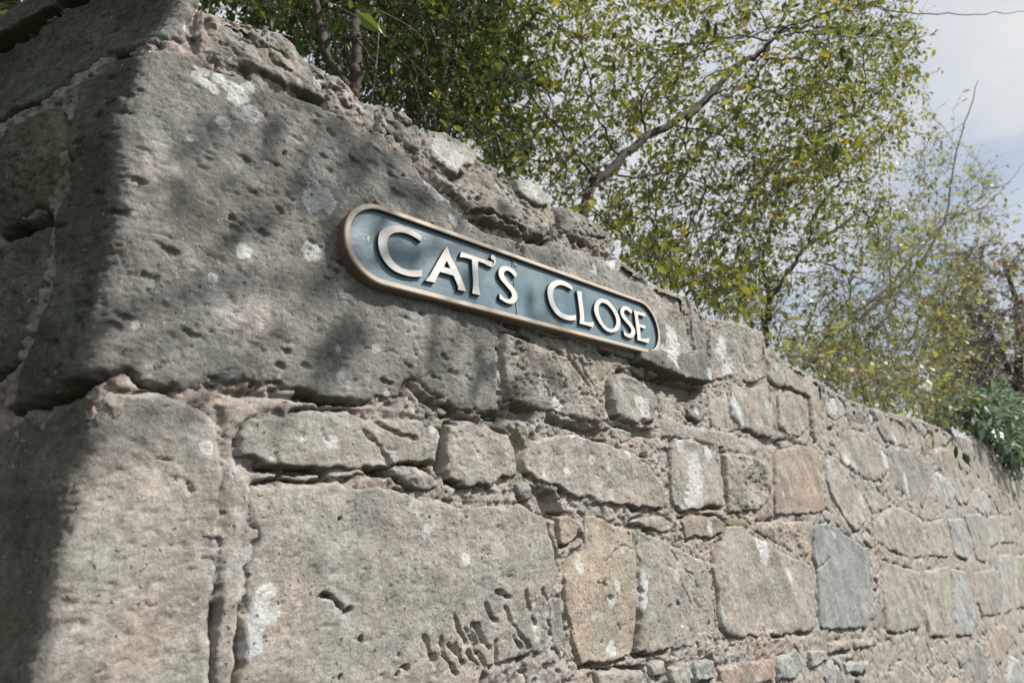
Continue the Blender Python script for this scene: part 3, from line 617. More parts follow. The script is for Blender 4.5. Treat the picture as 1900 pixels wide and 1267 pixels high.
# ------------------------------------------------------------------ the street sign
def paint(name, base, dirt, dirt_amt, rough, sc=22.0, chips=None, streak=1.0):
    m, nt, out = new_mat(name); l = nt.links.new
    g = nd(nt, 'ShaderNodeNewGeometry'); mp = nd(nt, 'ShaderNodeMapping'); mp.inputs['Scale'].default_value = (1, 1, streak); l(g.outputs['Position'], mp.inputs[0])
    n = nd(nt, 'ShaderNodeTexNoise', Scale=sc, Detail=7.0, Roughness=0.65); l(mp.outputs[0], n.inputs['Vector'])
    r = nd(nt, 'ShaderNodeMapRange'); l(n.outputs[0], r.inputs[0])
    for i, v in zip((1, 2, 3, 4), (.38, .72, 0., dirt_amt)): r.inputs[i].default_value = v
    mx = nd(nt, 'ShaderNodeMix', data_type='RGBA'); l(r.outputs[0], mx.inputs[0]); mx.inputs[6].default_value = (*base, 1); mx.inputs[7].default_value = (*dirt, 1)
    b = nd(nt, 'ShaderNodeBsdfPrincipled', Roughness=rough); cur = mx.outputs[2]
    if chips:
        n2 = nd(nt, 'ShaderNodeTexNoise', Scale=60.0, Detail=5.0, Roughness=0.6); l(g.outputs['Position'], n2.inputs['Vector'])
        r2 = nd(nt, 'ShaderNodeMapRange'); l(n2.outputs[0], r2.inputs[0])
        for i, v in zip((1, 2, 3, 4), (.60, .66, 0., .7)): r2.inputs[i].default_value = v
        m2 = nd(nt, 'ShaderNodeMix', data_type='RGBA'); l(r2.outputs[0], m2.inputs[0]); l(cur, m2.inputs[6]); m2.inputs[7].default_value = (*chips, 1); cur = m2.outputs[2]
    l(cur, b.inputs['Base Color'])
    n3 = nd(nt, 'ShaderNodeTexNoise', Scale=120.0, Detail=4.0); l(g.outputs['Position'], n3.inputs['Vector'])
    rr = nd(nt, 'ShaderNodeMapRange'); l(n.outputs[0], rr.inputs[0])
    for i, v in zip((1, 2, 3, 4), (.3, .7, rough - .1, rough + .15)): rr.inputs[i].default_value = v
    l(rr.outputs[0], b.inputs['Roughness'])
    bp = nd(nt, 'ShaderNodeBump', Strength=0.25, Distance=0.002); l(n3.outputs[0], bp.inputs['Height']); l(bp.outputs[0], b.inputs['Normal'])
    l(b.outputs[0], out.inputs[0]); return m
MBLUE = paint('blue_grey_sign_paint', (.095, .165, .205), (.185, .255, .285), .8, .42, 14)
MRIM = paint('worn_tan_rim_paint', (.53, .42, .31), (.57, .52, .45), 1.0, .55, 30, (.57, .44, .35), 1.0)
MLET = paint('cream_letter_paint', (.70, .67, .63), (.56, .53, .48), .8, .5, 40)
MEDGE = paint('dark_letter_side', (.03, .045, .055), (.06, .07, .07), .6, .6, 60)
MIRON = paint('sign_side_bronze', (.14, .105, .07), (.22, .17, .12), .9, .6, 30)
SZ, SR, SA, SY = 2.1, 0.08, 0.4349, -0.035
sign = empty('street_sign', (0.0, SY + .016, SZ - SR), "long stadium shaped blue street sign reading CAT'S CLOSE in raised cream letters with tan rim", 'sign')
def stadium(a, r, n=28):
    p = [(a + r * math.cos(t), SZ + r * math.sin(t)) for t in np.linspace(-math.pi / 2, math.pi / 2, n)]
    p += [(-a + r * math.cos(t), SZ + r * math.sin(t)) for t in np.linspace(math.pi / 2, 3 * math.pi / 2, n)]
    return p
def rings(name, loops, mat, close=True, smooth_=False, parent=sign, fill_last=False, fill_first=False):
    n = len(loops[0][0]); V = []; Fc = []
    for pts, y in loops: V += [(x, y, z) for x, z in pts]
    for k in range(len(loops) - 1):
        for i in range(n):
            j = (i + 1) % n; a = k * n; b = (k + 1) * n
            Fc.append((a + i, a + j, b + j, b + i))
    me = bpy.data.meshes.new(name)
    P = np.array(V) - np.array(parent.location)
    fs = [tuple(f) for f in Fc]
    if fill_last: fs.append(tuple(range((len(loops) - 1) * n, len(loops) * n)))
    if fill_first: fs.append(tuple(range(n))[::-1])
    me.from_pydata([tuple(p) for p in P], [], fs); me.materials.append(mat); me.update()
    import bmesh as _b
    bm = _b.new(); bm.from_mesh(me); _b.ops.recalc_face_normals(bm, faces=bm.faces); bm.to_mesh(me); bm.free()
    o = bpy.data.objects.new(name, me); return link(o, parent)
RW = 0.0108
rings('rim', [(stadium(SA, SR - .0015), SY + .006), (stadium(SA, SR), SY + .0035), (stadium(SA, SR - .0004), SY + .0012), (stadium(SA, SR - .0018), SY), (stadium(SA, SR - RW + .002), SY), (stadium(SA, SR - RW + .0005), SY + .001)], MRIM)
rings('inner_edge', [(stadium(SA, SR - RW + .0004), SY + .0011), (stadium(SA, SR - RW - .0005), SY + .0095)], MEDGE)  # shadow line inside the rim put into the colour as a near-black ring
rings('side_casing', [(stadium(SA, SR - .006), SY + .034), (stadium(SA, SR - .0005), SY + .032), (stadium(SA, SR - .0008), SY + .0036)], MIRON)
rings('panel', [(stadium(SA, SR - RW - .0003), SY + .0088), (stadium(SA, SR - RW - .004), SY + .0086)], MBLUE, fill_last=True)
# seam between the two castings
import bmesh
def small_box(name, x0, x1, y0, y1, z0, z1, mat, parent, bev=0.0):
    bm = bmesh.new(); bmesh.ops.create_cube(bm, size=1)
    for v in bm.verts:
        v.co = Vector(((x0 + x1) / 2 + v.co.x * (x1 - x0), (y0 + y1) / 2 + v.co.y * (y1 - y0), (z0 + z1) / 2 + v.co.z * (z1 - z0))) - parent.location
    if bev: bmesh.ops.bevel(bm, geom=bm.edges[:], offset=bev, segments=1, affect='EDGES')
    me = bpy.data.meshes.new(name); bm.to_mesh(me); bm.free(); me.materials.append(mat)
    return link(bpy.data.objects.new(name, me), parent)
sx = on_plane(959, 535, SY)[0]
small_box('seam', sx - .0009, sx + .0009, SY + .0076, SY + .0087, SZ - .066, SZ + .066, MEDGE, sign)
small_box('screw_tab', sx + .005, sx + .017, SY + .0070, SY + .0087, SZ + .052, SZ + .063, MBLUE, sign, .0008)

def catmull(pts, sharp=(), n=5):
    out = []; N = len(pts)
    for i in range(N):
        p0, p1, p2, p3 = (np.array(pts[(i + k) % N], float) for k in (-1, 0, 1, 2))
        if i in sharp: p0 = 2 * p1 - p2
        if (i + 1) % N in sharp: p3 = 2 * p2 - p1
        if i in sharp and (i + 1) % N in sharp: out.append(tuple(p1)); continue
        for t in np.linspace(0, 1, n, endpoint=False):
            out.append(tuple(.5 * ((2 * p1) + (-p0 + p2) * t + (2 * p0 - 5 * p1 + 4 * p2 - p3) * t * t + (-p0 + 3 * p1 - 3 * p2 + p3) * t ** 3)))
    return out
YF = SY + .0012                    # the letters' faces stand 5 mm proud of the panel
def letter(ch, loops):
    """loops: [(origin x, origin y, scale, pts, sharp)] outline then holes"""
    cu = bpy.data.curves.new('letter', 'CURVE'); cu.dimensions = '2D'; cu.fill_mode = 'BOTH'
    cu.extrude = .0034; cu.bevel_depth = .0004; cu.bevel_resolution = 0
    ctr = None
    for (ox, oy, sc, pts, sharp) in loops:
        q = catmull(pts, sharp) if sharp != 'all' else pts
        P = [on_plane(ox + x * sc, oy + y * sc, YF) for x, y in q]
        if ctr is None: ctr = np.mean(P, 0)
        sp = cu.splines.new('POLY'); sp.points.add(len(P) - 1); sp.use_cyclic_u = True
        for a, p in zip(sp.points, P): a.co = (p[0] - ctr[0], p[2] - ctr[2], 0, 1)
    tmp = bpy.data.objects.new('letter', cu); scn.collection.objects.link(tmp)
    dg = bpy.context.evaluated_depsgraph_get(); me = bpy.data.meshes.new_from_object(tmp.evaluated_get(dg))
    bpy.data.objects.remove(tmp)
    me.name = 'letter'; me.materials.clear(); me.materials.append(MLET); me.materials.append(MEDGE)
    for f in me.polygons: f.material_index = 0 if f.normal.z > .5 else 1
    o = bpy.data.objects.new('letter', me); link(o, sign); o['label'] = 'letter ' + ch
    o.rotation_euler = (math.pi / 2, 0, 0)
    o.location = Vector((ctr[0], YF + .0038, ctr[2])) - sign.location
    return o
K1, K2 = 120 / 1267, 100 / 1267
letter('C', [(690,410,K1, [(968,405),(972,290),(900,245),(790,185),(680,135),(560,100),(430,92),(310,110),(220,160),(160,230),(132,330),(130,450),(152,580),(205,710),(280,825),(370,920),(470,990),(590,1040),(720,1078),(850,1092),(982,1088),(982,965),(880,968),(760,970),(660,950),(550,905),(460,830),(385,740),(330,620),(303,500),(305,390),(345,295),(420,240),(520,222),(640,232),(760,275),(860,330)], (0,1,20,21))])
letter('A', [(780,440,K1, [(520,185),(545,235),(600,390),(690,560),(780,745),(850,920),(892,1060),(742,1030),(742,965),(705,870),(650,752),(385,678),(330,775),(298,850),(292,890),(100,850),(190,755),(260,625),(360,450),(440,310)], 'all'),
             (780,440,K1, [(520,455),(600,622),(455,585)], 'all')])
letter('T', [(780,440,K1, [(805,288),(1000,358),(1160,415),(1290,455),(1420,490),(1400,585),(1330,560),(1250,515),(1130,468),(1128,600),(1135,800),(1140,960),(1178,1140),(1020,1100),(1038,960),(1035,800),(1022,600),(1012,440),(900,405),(775,388)], 'all')])
letter('apostrophe', [(890,460,K1, [(222,180),(245,135),(285,150),(316,200),(318,270),(300,325),(265,362),(245,358),(272,320),(285,270),(270,240),(235,220)], ())])
letter('S', [(890,460,K1, [(700,578),(728,505),(670,435),(590,380),(500,358),(430,372),(385,420),(372,490),(390,570),(440,650),(510,730),(570,800),(620,870),(638,930),(615,990),(560,1008),(490,985),(440,940),(400,895),(392,992),(440,1022),(510,1065),(600,1092),(680,1078),(730,1010),(740,930),(710,850),(650,760),(570,680),(510,600),(476,530),(482,475),(520,445),(580,455),(640,505)], (0,1,18,19))])
letter('C', [(1000,500,K1, [(650,398),(662,350),(600,290),(520,240),(440,212),(350,212),(270,240),(205,300),(175,380),(172,470),(190,580),(225,690),(280,790),(350,880),(440,945),(540,985),(640,997),(728,990),(722,890),(630,905),(540,890),(450,850),(380,780),(320,690),(285,590),(272,490),(285,400),(330,335),(400,305),(480,312),(560,345)], (0,1,17,18))])
letter('L', [(1060,530,K2, [(135,122),(250,148),(252,300),(275,450),(298,650),(308,850),(400,868),(535,860),(512,978),(380,935),(198,890),(210,750),(200,600),(175,400),(150,220)], 'all')])
letter('O', [(1060,530,K2, [(740,308),(860,350),(960,450),(1060,590),(1130,730),(1155,850),(1140,980),(1080,1060),(980,1095),(880,1085),(780,1020),(690,910),(610,780),(555,640),(540,520),(570,400),(640,330)], ()),
             (1060,530,K2, [(740,398),(680,425),(645,500),(645,610),(675,730),(730,840),(800,940),(880,1005),(960,1018),(1030,970),(1062,880),(1050,760),(1000,640),(930,530),(840,440)], ())])
letter('S', [(1130,550,K2, [(525,410),(548,340),(500,285),(440,240),(370,225),(310,250),(275,310),(270,390),(305,480),(370,570),(450,660),(510,740),(530,810),(510,860),(460,885),(400,855),(345,785),(362,910),(420,945),(490,972),(560,960),(610,890),(615,800),(570,700),(500,600),(420,510),(365,430),(350,360),(380,320),(430,325),(480,365)], (0,1,16,17))])
letter('E', [(1130,550,K2, [(585,322),(700,358),(862,402),(842,482),(770,448),(682,422),(690,540),(712,655),(790,670),(862,688),(850,765),(790,740),(728,718),(735,850),(752,990),(850,1000),(955,985),(930,1098),(800,1058),(668,1022),(668,900),(640,700),(608,450)], 'all')])

# chip of bare metal and fixings
p = on_plane(683, 443, SY + .0084)
def lump(name, c, r, mat, parent, sq=(1, 1, 1), seed=1):
    bm = bmesh.new(); bmesh.ops.create_icosphere(bm, subdivisions=2, radius=1)
    rr = random.Random(seed)
    for v in bm.verts: v.co = Vector((v.co.x * sq[0], v.co.y * sq[1], v.co.z * sq[2])) * r * rr.uniform(.8, 1.15) + Vector(c) - parent.location
    me = bpy.data.meshes.new(name); bm.to_mesh(me); bm.free(); me.materials.append(mat); return link(bpy.data.objects.new(name, me), parent)
lump('paint_chip', p, .0055, MLET, sign, (.45, .15, 1.0), 4)

# ------------------------------------------------------------------ planting
def leaf_material(name, transl=.35):
    m, nt, out = new_mat(name); l = nt.links.new
    at = nd(nt, 'ShaderNodeAttribute'); at.attribute_name = 'col'
    b = nd(nt, 'ShaderNodeBsdfPrincipled', Roughness=.42); b.inputs['Specular IOR Level'].default_value = .45; l(at.outputs['Color'], b.inputs['Base Color'])
    t = nd(nt, 'ShaderNodeBsdfTranslucent'); vm = nd(nt, 'ShaderNodeVectorMath', operation='MULTIPLY'); l(at.outputs['Color'], vm.inputs[0]); vm.inputs[1].default_value = (1.45, 1.5, .7); l(vm.outputs[0], t.inputs[0])
    mx = nd(nt, 'ShaderNodeMixShader'); mx.inputs[0].default_value = transl; l(b.outputs[0], mx.inputs[1]); l(t.outputs[0], mx.inputs[2]); l(mx.outputs[0], out.inputs[0]); return m
def bark_material(name, c1, c2):
    m, nt, out = new_mat(name); l = nt.links.new
    g = nd(nt, 'ShaderNodeNewGeometry'); n = nd(nt, 'ShaderNodeTexNoise', Scale=45.0, Detail=6.0, Roughness=.65); l(g.outputs['Position'], n.inputs['Vector'])
    r = nd(nt, 'ShaderNodeValToRGB'); l(n.outputs[0], r.inputs[0]); r.color_ramp.elements[0].color = (*c1, 1); r.color_ramp.elements[1].color = (*c2, 1)
    r.color_ramp.elements[0].position = .36; r.color_ramp.elements[1].position = .66
    b = nd(nt, 'ShaderNodeBsdfPrincipled', Roughness=.85); l(r.outputs[0], b.inputs['Base Color'])
    bp = nd(nt, 'ShaderNodeBump', Strength=.7, Distance=.006); l(n.outputs[0], bp.inputs['Height']); l(bp.outputs[0], b.inputs['Normal']); l(b.outputs[0], out.inputs[0]); return m
MLEAF = leaf_material('leaf'); MLEAFD = leaf_material('glossy_leaf', .15)
MBARK = bark_material('grey_brown_bark', (.032, .024, .017), (.085, .066, .047))
MPALE = bark_material('pale_twig_bark', (.13, .11, .085), (.30, .27, .22))

def tubes(name, paths, mat, parent, sides=5):
    """paths: list of (points (k,3), radii (k,)) -> one mesh"""
    V, Fc = [], []; base = 0; ang = np.linspace(0, 2 * np.pi, sides, endpoint=False)
    for P, r in paths:
        P = np.asarray(P, float); k = len(P)
        T = np.gradient(P, axis=0); T /= np.linalg.norm(T, axis=1)[:, None] + 1e-9
        ref = np.where(np.abs(T[:, 2:3]) > .8, [[1., 0, 0]], [[0, 0, 1.]])
        A = np.cross(T, ref); A /= np.linalg.norm(A, axis=1)[:, None] + 1e-9; B = np.cross(T, A)
        ring = P[:, None] + np.asarray(r)[:, None, None] * (np.cos(ang)[None, :, None] * A[:, None] + np.sin(ang)[None, :, None] * B[:, None])
        V.append(ring.reshape(-1, 3))
        i = np.arange(k - 1)[:, None] * sides; j = np.arange(sides)[None]; jn = (j + 1) % sides
        Fc.append(np.stack([base + i + j, base + i + jn, base + i + sides + jn, base + i + sides + j], -1).reshape(-1, 4)); base += k * sides
    return mesh_np(name, np.concatenate(V), np.concatenate(Fc), mat, parent)
def spline(pts, n):
    pts = np.asarray(pts, float); t = np.linspace(0, len(pts) - 1, n); out = []
    for q in t:
        i = min(int(q), len(pts) - 2); f = q - i
        p0 = pts[max(i - 1, 0)]; p1 = pts[i]; p2 = pts[i + 1]; p3 = pts[min(i + 2, len(pts) - 1)]
        out.append(.5 * ((2 * p1) + (-p0 + p2) * f + (2 * p0 - 5 * p1 + 4 * p2 - p3) * f * f + (-p0 + 3 * p1 - 3 * p2 + p3) * f ** 3))
    return np.array(out)
def leaves_mesh(name, pos, dirs, nrm, length, width, cols, mat, parent, fold=.25, simple=False):
    """each leaf: 6 verts, 4 tris, folded along the midrib and a little drooping"""
    n = len(pos); T = dirs / (np.linalg.norm(dirs, axis=1)[:, None] + 1e-9)
    N = nrm - (nrm * T).sum(1)[:, None] * T; N /= np.linalg.norm(N, axis=1)[:, None] + 1e-9; B = np.cross(T, N)
    Ln, Wd = length[:, None], width[:, None]
    v0 = pos; tip = pos + T * Ln - N * Ln * .16
    mid = pos + T * Ln * .48 - N * Wd * fold
    a = pos + T * Ln * .42 + B * Wd * .5; b = pos + T * Ln * .42 - B * Wd * .5
    a2 = pos + T * Ln * .74 + B * Wd * .34 - N * Ln * .05; b2 = pos + T * Ln * .74 - B * Wd * .34 - N * Ln * .05
    V = np.stack([v0, a, a2, tip, b2, b, mid], 1).reshape(-1, 3)
    q = np.arange(n)[:, None] * 7
    Fc = np.concatenate([q + [[0, 6, 1]], q + [[1, 6, 2]], q + [[2, 6, 3]], q + [[3, 6, 4]], q + [[4, 6, 5]], q + [[5, 6, 0]]])
    if simple: Fc = np.concatenate([q + [[0, 5, 1]], q + [[1, 5, 4]], q + [[1, 4, 2]], q + [[2, 4, 3]]])
    return mesh_np(name, V, Fc, mat, parent, np.repeat(cols, 7, 0), smooth=False)
def unit(rng, n):
    v = rng.normal(size=(n, 3)); return v / np.linalg.norm(v, axis=1)[:, None]
def in_poly(poly, x, y): return sdf(poly, x, y) > 0
def px_of(P):
    q = (P - CAM) @ R.T; return 950 + FPX * q[:, 0] / q[:, 2], 633.5 + FPX * q[:, 1] / q[:, 2], q[:, 2]
PAL = dict(privet=([.15,.17,.045],[.235,.24,.07],[.31,.285,.09],[.07,.09,.03]), dark=([.035,.055,.02],[.06,.085,.03],[.10,.12,.04],[.03,.045,.025]),
           pale=([.21,.225,.09],[.30,.30,.13],[.37,.335,.14],[.15,.17,.07]), purple=([.15,.11,.135],[.20,.17,.195],[.10,.07,.08],[.27,.24,.27]),
           glaucous=([.22,.30,.25],[.34,.42,.38],[.11,.19,.09],[.07,.12,.04]))
def plant(name, label, cat, limbs, pts, seed, leaf=(.032, .013), per=12, pal='privet', mat=MLEAF, bark=MBARK, group=None, spread=.11, yellow=.03, trunk_n=1, foliage='foliage', twig_r=.0011, droop=-.25):
    """limbs: list of (list of 3D points, r0, r1). pts: (n,3) places the twigs must reach."""
    rng = np.random.default_rng(seed)
    base = np.array(limbs[0][0][0]); root = empty(name, tuple(base), label, cat, group)
    nodes, parent_i, rad = [], [], []
    for k, (P, r0, r1) in enumerate(limbs):
        C = spline(P, 6 + 5 * len(P)); C[1:-1] += rng.normal(size=C[1:-1].shape) * .006
        rr = np.linspace(r0, r1, len(C)); tubes('trunk' if k < trunk_n else 'limb', [(C, rr)], bark, root, 9)
        nodes += list(C)
    nodes = np.array(nodes); L0 = len(nodes)
    d = np.array([np.min(((nodes - p) ** 2).sum(1)) for p in pts]); order = np.argsort(d + rng.uniform(0, .15, len(d)))
    N = np.zeros((L0 + len(pts), 3)); N[:L0] = nodes; par = -np.ones(len(N), int); cnt = L0
    for i in order:
        p = pts[i]; dd = ((N[:cnt] - p) ** 2).sum(1); j = int(np.argmin(dd)); N[cnt] = p; par[cnt] = j; cnt += 1
    w = np.zeros(len(N)); w[L0:] = 1
    for i in range(len(N) - 1, L0 - 1, -1):
        if par[i] >= 0: w[par[i]] += w[i]
    for _ in range(3):                                   # iron the kinks out of the carrying twigs
        S = np.zeros_like(N); c_ = np.zeros(len(N)); idx = np.arange(L0, len(N)); np.add.at(S, par[idx], N[idx] * w[idx][:, None]); np.add.at(c_, par[idx], w[idx])
        m = (np.arange(len(N)) >= L0) & (c_ > 0); N[m] = .45 * N[m] + .25 * N[par[m]] + .30 * S[m] / c_[m][:, None]
    paths = []
    for i in range(L0, len(N)):
        a, b = N[par[i]], N[i]; ln = np.linalg.norm(b - a)
        m1 = a * .66 + b * .34 + rng.normal(size=3) * ln * .035; m2 = a * .33 + b * .67 + rng.normal(size=3) * ln * .035 + np.array([0, 0, .03 * ln])
        r1 = min(twig_r * .85 * w[i] ** .42, .012); r0 = r1 * 1.25; paths.append((np.array([a, m1, m2, b]), [r0, r0, r1, r1]))
    # end sprays
    E = N[L0:]; n = len(E); out = E - N[par[L0:]]; out /= np.linalg.norm(out, axis=1)[:, None] + 1e-9
    pos, dr, nr = [], [], []
    for s_ in range(2):
        dv = out * .7 + unit(rng, n) * .8 + np.array([0, 0, .15]); dv /= np.linalg.norm(dv, axis=1)[:, None]
        ln = spread * rng.uniform(.6, 1.5, n); tip = E + dv * ln[:, None]; mid = E + dv * ln[:, None] * .5 + rng.normal(size=(n, 3)) * .008
        for i in range(n): paths.append((np.array([E[i], mid[i], tip[i]]), [twig_r * .8, twig_r * .7, twig_r * .4]))
        h = per // 2
        for k in range(h):
            f = (k + rng.uniform(.2, .9, n)) / h; base_ = E + (tip - E) * f[:, None]
            side = np.cross(dv, unit(rng, n)); side /= np.linalg.norm(side, axis=1)[:, None] + 1e-9
            pos.append(base_); dr.append(dv * .6 + side * .9 + np.array([0, 0, droop])); nr.append(unit(rng, n) * .6 + np.array([0, 0, 1.0]) )
    tubes('twigs', paths, MPALE if bark is MPALE else bark, root, 3)
    pos, dr, nr = np.concatenate(pos), np.concatenate(dr), np.concatenate(nr); n = len(pos)
    P4 = np.array(PAL[pal]); cl = P4[rng.choice(4, n, p=[.36, .30, .16, .18])] * rng.uniform(.75, 1.3, n)[:, None]
    y = rng.random(n) < yellow; cl[y] = np.array([.42, .29, .05]) * rng.uniform(.7, 1.2, y.sum())[:, None]
    Ln = leaf[0] * (.45 + 1.0 * rng.random(n) ** 1.4); leaves_mesh(foliage, pos, dr, nr, Ln, Ln * leaf[1] / leaf[0] * rng.uniform(.8, 1.2, n), cl, mat, root, simple=name in ('evergreen_tree', 'lane_tree', 'purple_tree', 'arching_shrub', 'young_tree'))
    return root
def cloud(poly, t0, t1, n, seed, keep=None, behind=.06, lo_=-.7):
    """places inside a solid region: the crown's outline as seen from the lane, thickened from t0 to t1 metres away"""
    rng = np.random.default_rng(seed); poly = np.array(poly, float); out = []
    lo, hi = poly.min(0), poly.max(0)
    while len(out) < n:
        x, y = rng.uniform(lo[0], hi[0], 4000), rng.uniform(lo[1], hi[1], 4000); m = sdf(poly, x, y) + 48 * fbm(x / 70, y / 70, 4, seed) > 0
        t = (rng.uniform(t0 ** 3, t1 ** 3, 4000)) ** (1 / 3)
        for a, b, c in zip(x[m], y[m], t[m]):
            p = at_depth(a, b, c)
            if p[1] < behind and (p[2] < top(p[0]) + .12 or rng.random() > .5): continue
            if p[1] < lo_: continue
            if p[1] < .5 and p[2] < top(p[0]) + .01: continue
            if keep is not None and not keep(p, rng): continue
            out.append(p)
            if len(out) >= n: break
    return np.array(out)
def D(*l): return [tuple(at_depth(*q)) for q in l]
def gr(p, z=0.0, dx=0.0, dy=.1):                     # root of a stem: straight down behind the wall
    return (p[0] + dx, max(p[1] + dy, .75), z)
def clump(seed, sc, thr):
    return lambda p, rng: fbm(np.array([p[0] * sc]), np.array([p[2] * sc + p[1] * sc * .7]), 2, seed)[0] > thr - .15 * rng.random()

# 1. the big privet-like shrub whose long limb leans over the wall
a = D((1085,385,2.95))[0]
limbs = [([gr(a, 0, -.6, .3), (a[0] - .35, a[1] + .15, a[2] - 1.2), a] + D((1125,322,3.15),(1200,255,3.4),(1300,195,3.75),(1370,120,4.05),(1405,105,4.2),(1440,60,4.4),(1475,-20,4.7),(1500,-90,5.0)), .029, .012),
         (D((1440,62,4.4),(1480,50,4.5),(1530,25,4.6),(1600,10,4.7),(1680,25,4.8),(1800,28,4.9),(1900,22,5.0)), .010, .002),
         (D((1400,108,4.15),(1450,60,4.0),(1480,52,4.0),(1540,50,4.0),(1560,75,4.1)), .008, .003),
         (D((1455,65,4.4),(1500,62,4.5),(1530,95,4.6),(1550,140,4.7),(1580,170,4.8)), .008, .003),
         (D((1370,120,4.05),(1290,200,3.7),(1250,262,3.6)), .008, .003),
         (D((1240,232,3.5),(1330,250,3.5),(1400,300,3.6)), .006, .002),
         (D((1500,62,4.5),(1590,75,4.6),(1605,150,4.7),(1600,200,4.8),(1575,225,4.9)), .006, .002)]
Pm = np.concatenate([cloud([(880,0),(1500,-60),(1640,-40),(1680,60),(1660,200),(1600,280),(1480,330),(1420,520),(1300,570),(1160,500),(1120,440),(1010,380),(940,330),(860,270),(800,150),(780,0)], 2.9, 5.4, 2900, 21, clump(31, 3.0, -.35)),
                     cloud([(1500,-60),(1720,-60),(1735,60),(1700,140),(1690,240),(1620,300),(1560,330),(1480,300)], 3.8, 5.8, 420, 22, clump(32, 3.0, -.1))])
Pm = np.concatenate([Pm, cloud([(790,215),(900,280),(1010,350),(1120,420),(1240,520),(1400,600),(1420,560),(1250,470),(1120,370),(1000,300),(880,220),(800,160)], 1.9, 3.6, 190, 61, None, -9, .06)])
X_, Y_, T_ = px_of(Pm); dl = segdist([(1085,385),(1125,322),(1200,255),(1300,195),(1370,120),(1405,105),(1440,60),(1475,-20)], X_, Y_)
Pm = Pm[(dl > 13) | (T_ > 4.9)]
X_, Y_, T_ = px_of(Pm); Pm = Pm[(T_ > 3.5) | (RNG.random(len(Pm)) < .45)]
limbs += [(D((1300,195,3.75),(1350,165,3.8),(1400,160,3.9),(1460,190,4.0),(1500,250,4.1),(1530,330,4.2)), .007, .002), (D((1405,105,4.2),(1440,112,4.2),(1490,110,4.3),(1520,160,4.4),(1540,240,4.5)), .007, .002),
          (D((1200,255,3.4),(1190,200,3.4),(1215,140,3.5),(1270,90,3.6),(1330,75,3.7),(1400,60,3.8),(1460,10,4.0)), .007, .002), (D((1125,322,3.15),(1180,330,3.2),(1240,320,3.3),(1310,345,3.4),(1370,400,3.5),(1410,480,3.6)), .006, .002),
          (D((1110,345,3.1),(1080,300,3.1),(1040,240,3.2),(1000,200,3.3),(960,120,3.4),(930,40,3.5)), .008, .003), (D((1150,300,3.3),(1120,240,3.4),(1100,180,3.5),(1080,100,3.6),(1010,20,3.7)), .007, .003),
          (D((1475,0,4.6),(1560,-10,4.7),(1640,20,4.8),(1700,60,4.9)), .006, .002)]
privet = plant('privet_shrub', 'big yellow green shrub with a thick limb slanting up behind the wall above the sign', 'shrub', limbs, Pm, 101, leaf=(.044, .022), per=8, pal='privet', yellow=.05, spread=.17)

# 2. dark twin stemmed shrub growing close behind the coping
b = D((668,190,2.15))[0]; b2 = D((655,150,2.2))[0]
limbs = [([gr(b, 0, .05, .15), (b[0] + .02, b[1] + .02, b[2] - .6), b] + D((662,120,2.2),(660,40,2.3),(650,-60,2.45)), .022, .016),
         (D((664,185,2.15),(640,150,2.15),(612,110,2.2),(598,50,2.3),(575,-10,2.4),(555,-80,2.5)), .020, .012),
         (D((662,60,2.25),(690,110,2.1),(700,150,2.1),(730,165,2.1)), .004, .002),
         ([gr(D((760,60,3.0))[0], 0, 0, .3), D((765,180,3.0))[0]] + D((762,60,3.1),(765,-40,3.2)), .035, .03),
         ([gr(D((880,60,3.3))[0], 0, 0, .3), D((820,170,3.2))[0]] + D((850,50,3.3),(880,-20,3.4),(900,-90,3.5)), .035, .03)]
Pm = np.concatenate([cloud([(372,-60),(372,10),(430,30),(520,60),(570,110),(650,160),(700,190),(770,220),(860,270),(960,320),(980,100),(940,-70)], 2.3, 4.0, 1100, 23, clump(33, 2.0, -.35), behind=.2),
                     cloud([(372,-60),(372,10),(520,50),(700,160),(900,250),(960,-70)], 4.0, 6.5, 700, 24, None, behind=.2)])
everg = plant('evergreen_shrub', 'dark leafy shrub with two brown stems rising close behind the corner coping', 'shrub', limbs, Pm, 102, leaf=(.042, .017), per=13, pal='dark', yellow=.01, trunk_n=1)

# 3. upright small tree beyond the coping, forked
c = D((1425,640,5.0))[0]
limbs = [([gr(c, 0, 0, .1), c] + D((1428,590,5.0),(1430,555,5.0),(1470,495,5.1),(1500,455,5.2),(1560,420,5.4),(1600,385,5.6)), .030, .010),
         (D((1432,556,5.0),(1420,520,5.0),(1416,470,5.1),(1440,400,5.2),(1455,330,5.3)), .016, .004),
         (D((1480,485,5.1),(1530,488,5.2),(1590,515,5.3),(1640,535,5.4)), .008, .003),
         (D((1500,455,5.2),(1510,400,5.2),(1560,340,5.3),(1620,330,5.4),(1640,250,5.5),(1660,205,5.6)), .009, .003)]
Pm = cloud([(1400,320),(1480,280),(1640,250),(1680,330),(1650,470),(1560,560),(1540,640),(1470,660),(1420,620),(1340,560),(1360,420)], 4.6, 6.4, 900, 25, clump(34, 2.5, -.3))
Pm = np.concatenate([Pm, cloud([(1460,330),(1560,270),(1700,200),(1760,300),(1740,420),(1640,480),(1500,470)], 5.0, 7.0, 260, 35, clump(38, 2.0, -.1))])
Pm = np.concatenate([Pm, cloud([(1200,505),(1300,560),(1420,600),(1440,560),(1330,500),(1200,440)], 2.6, 4.6, 160, 51, None, -9, -.03)])
plant('young_tree', 'slim forked young tree with sparse yellow green leaves behind the middle of the wall', 'tree', limbs, Pm, 103, leaf=(.045, .021), per=7, pal='privet', yellow=.06)

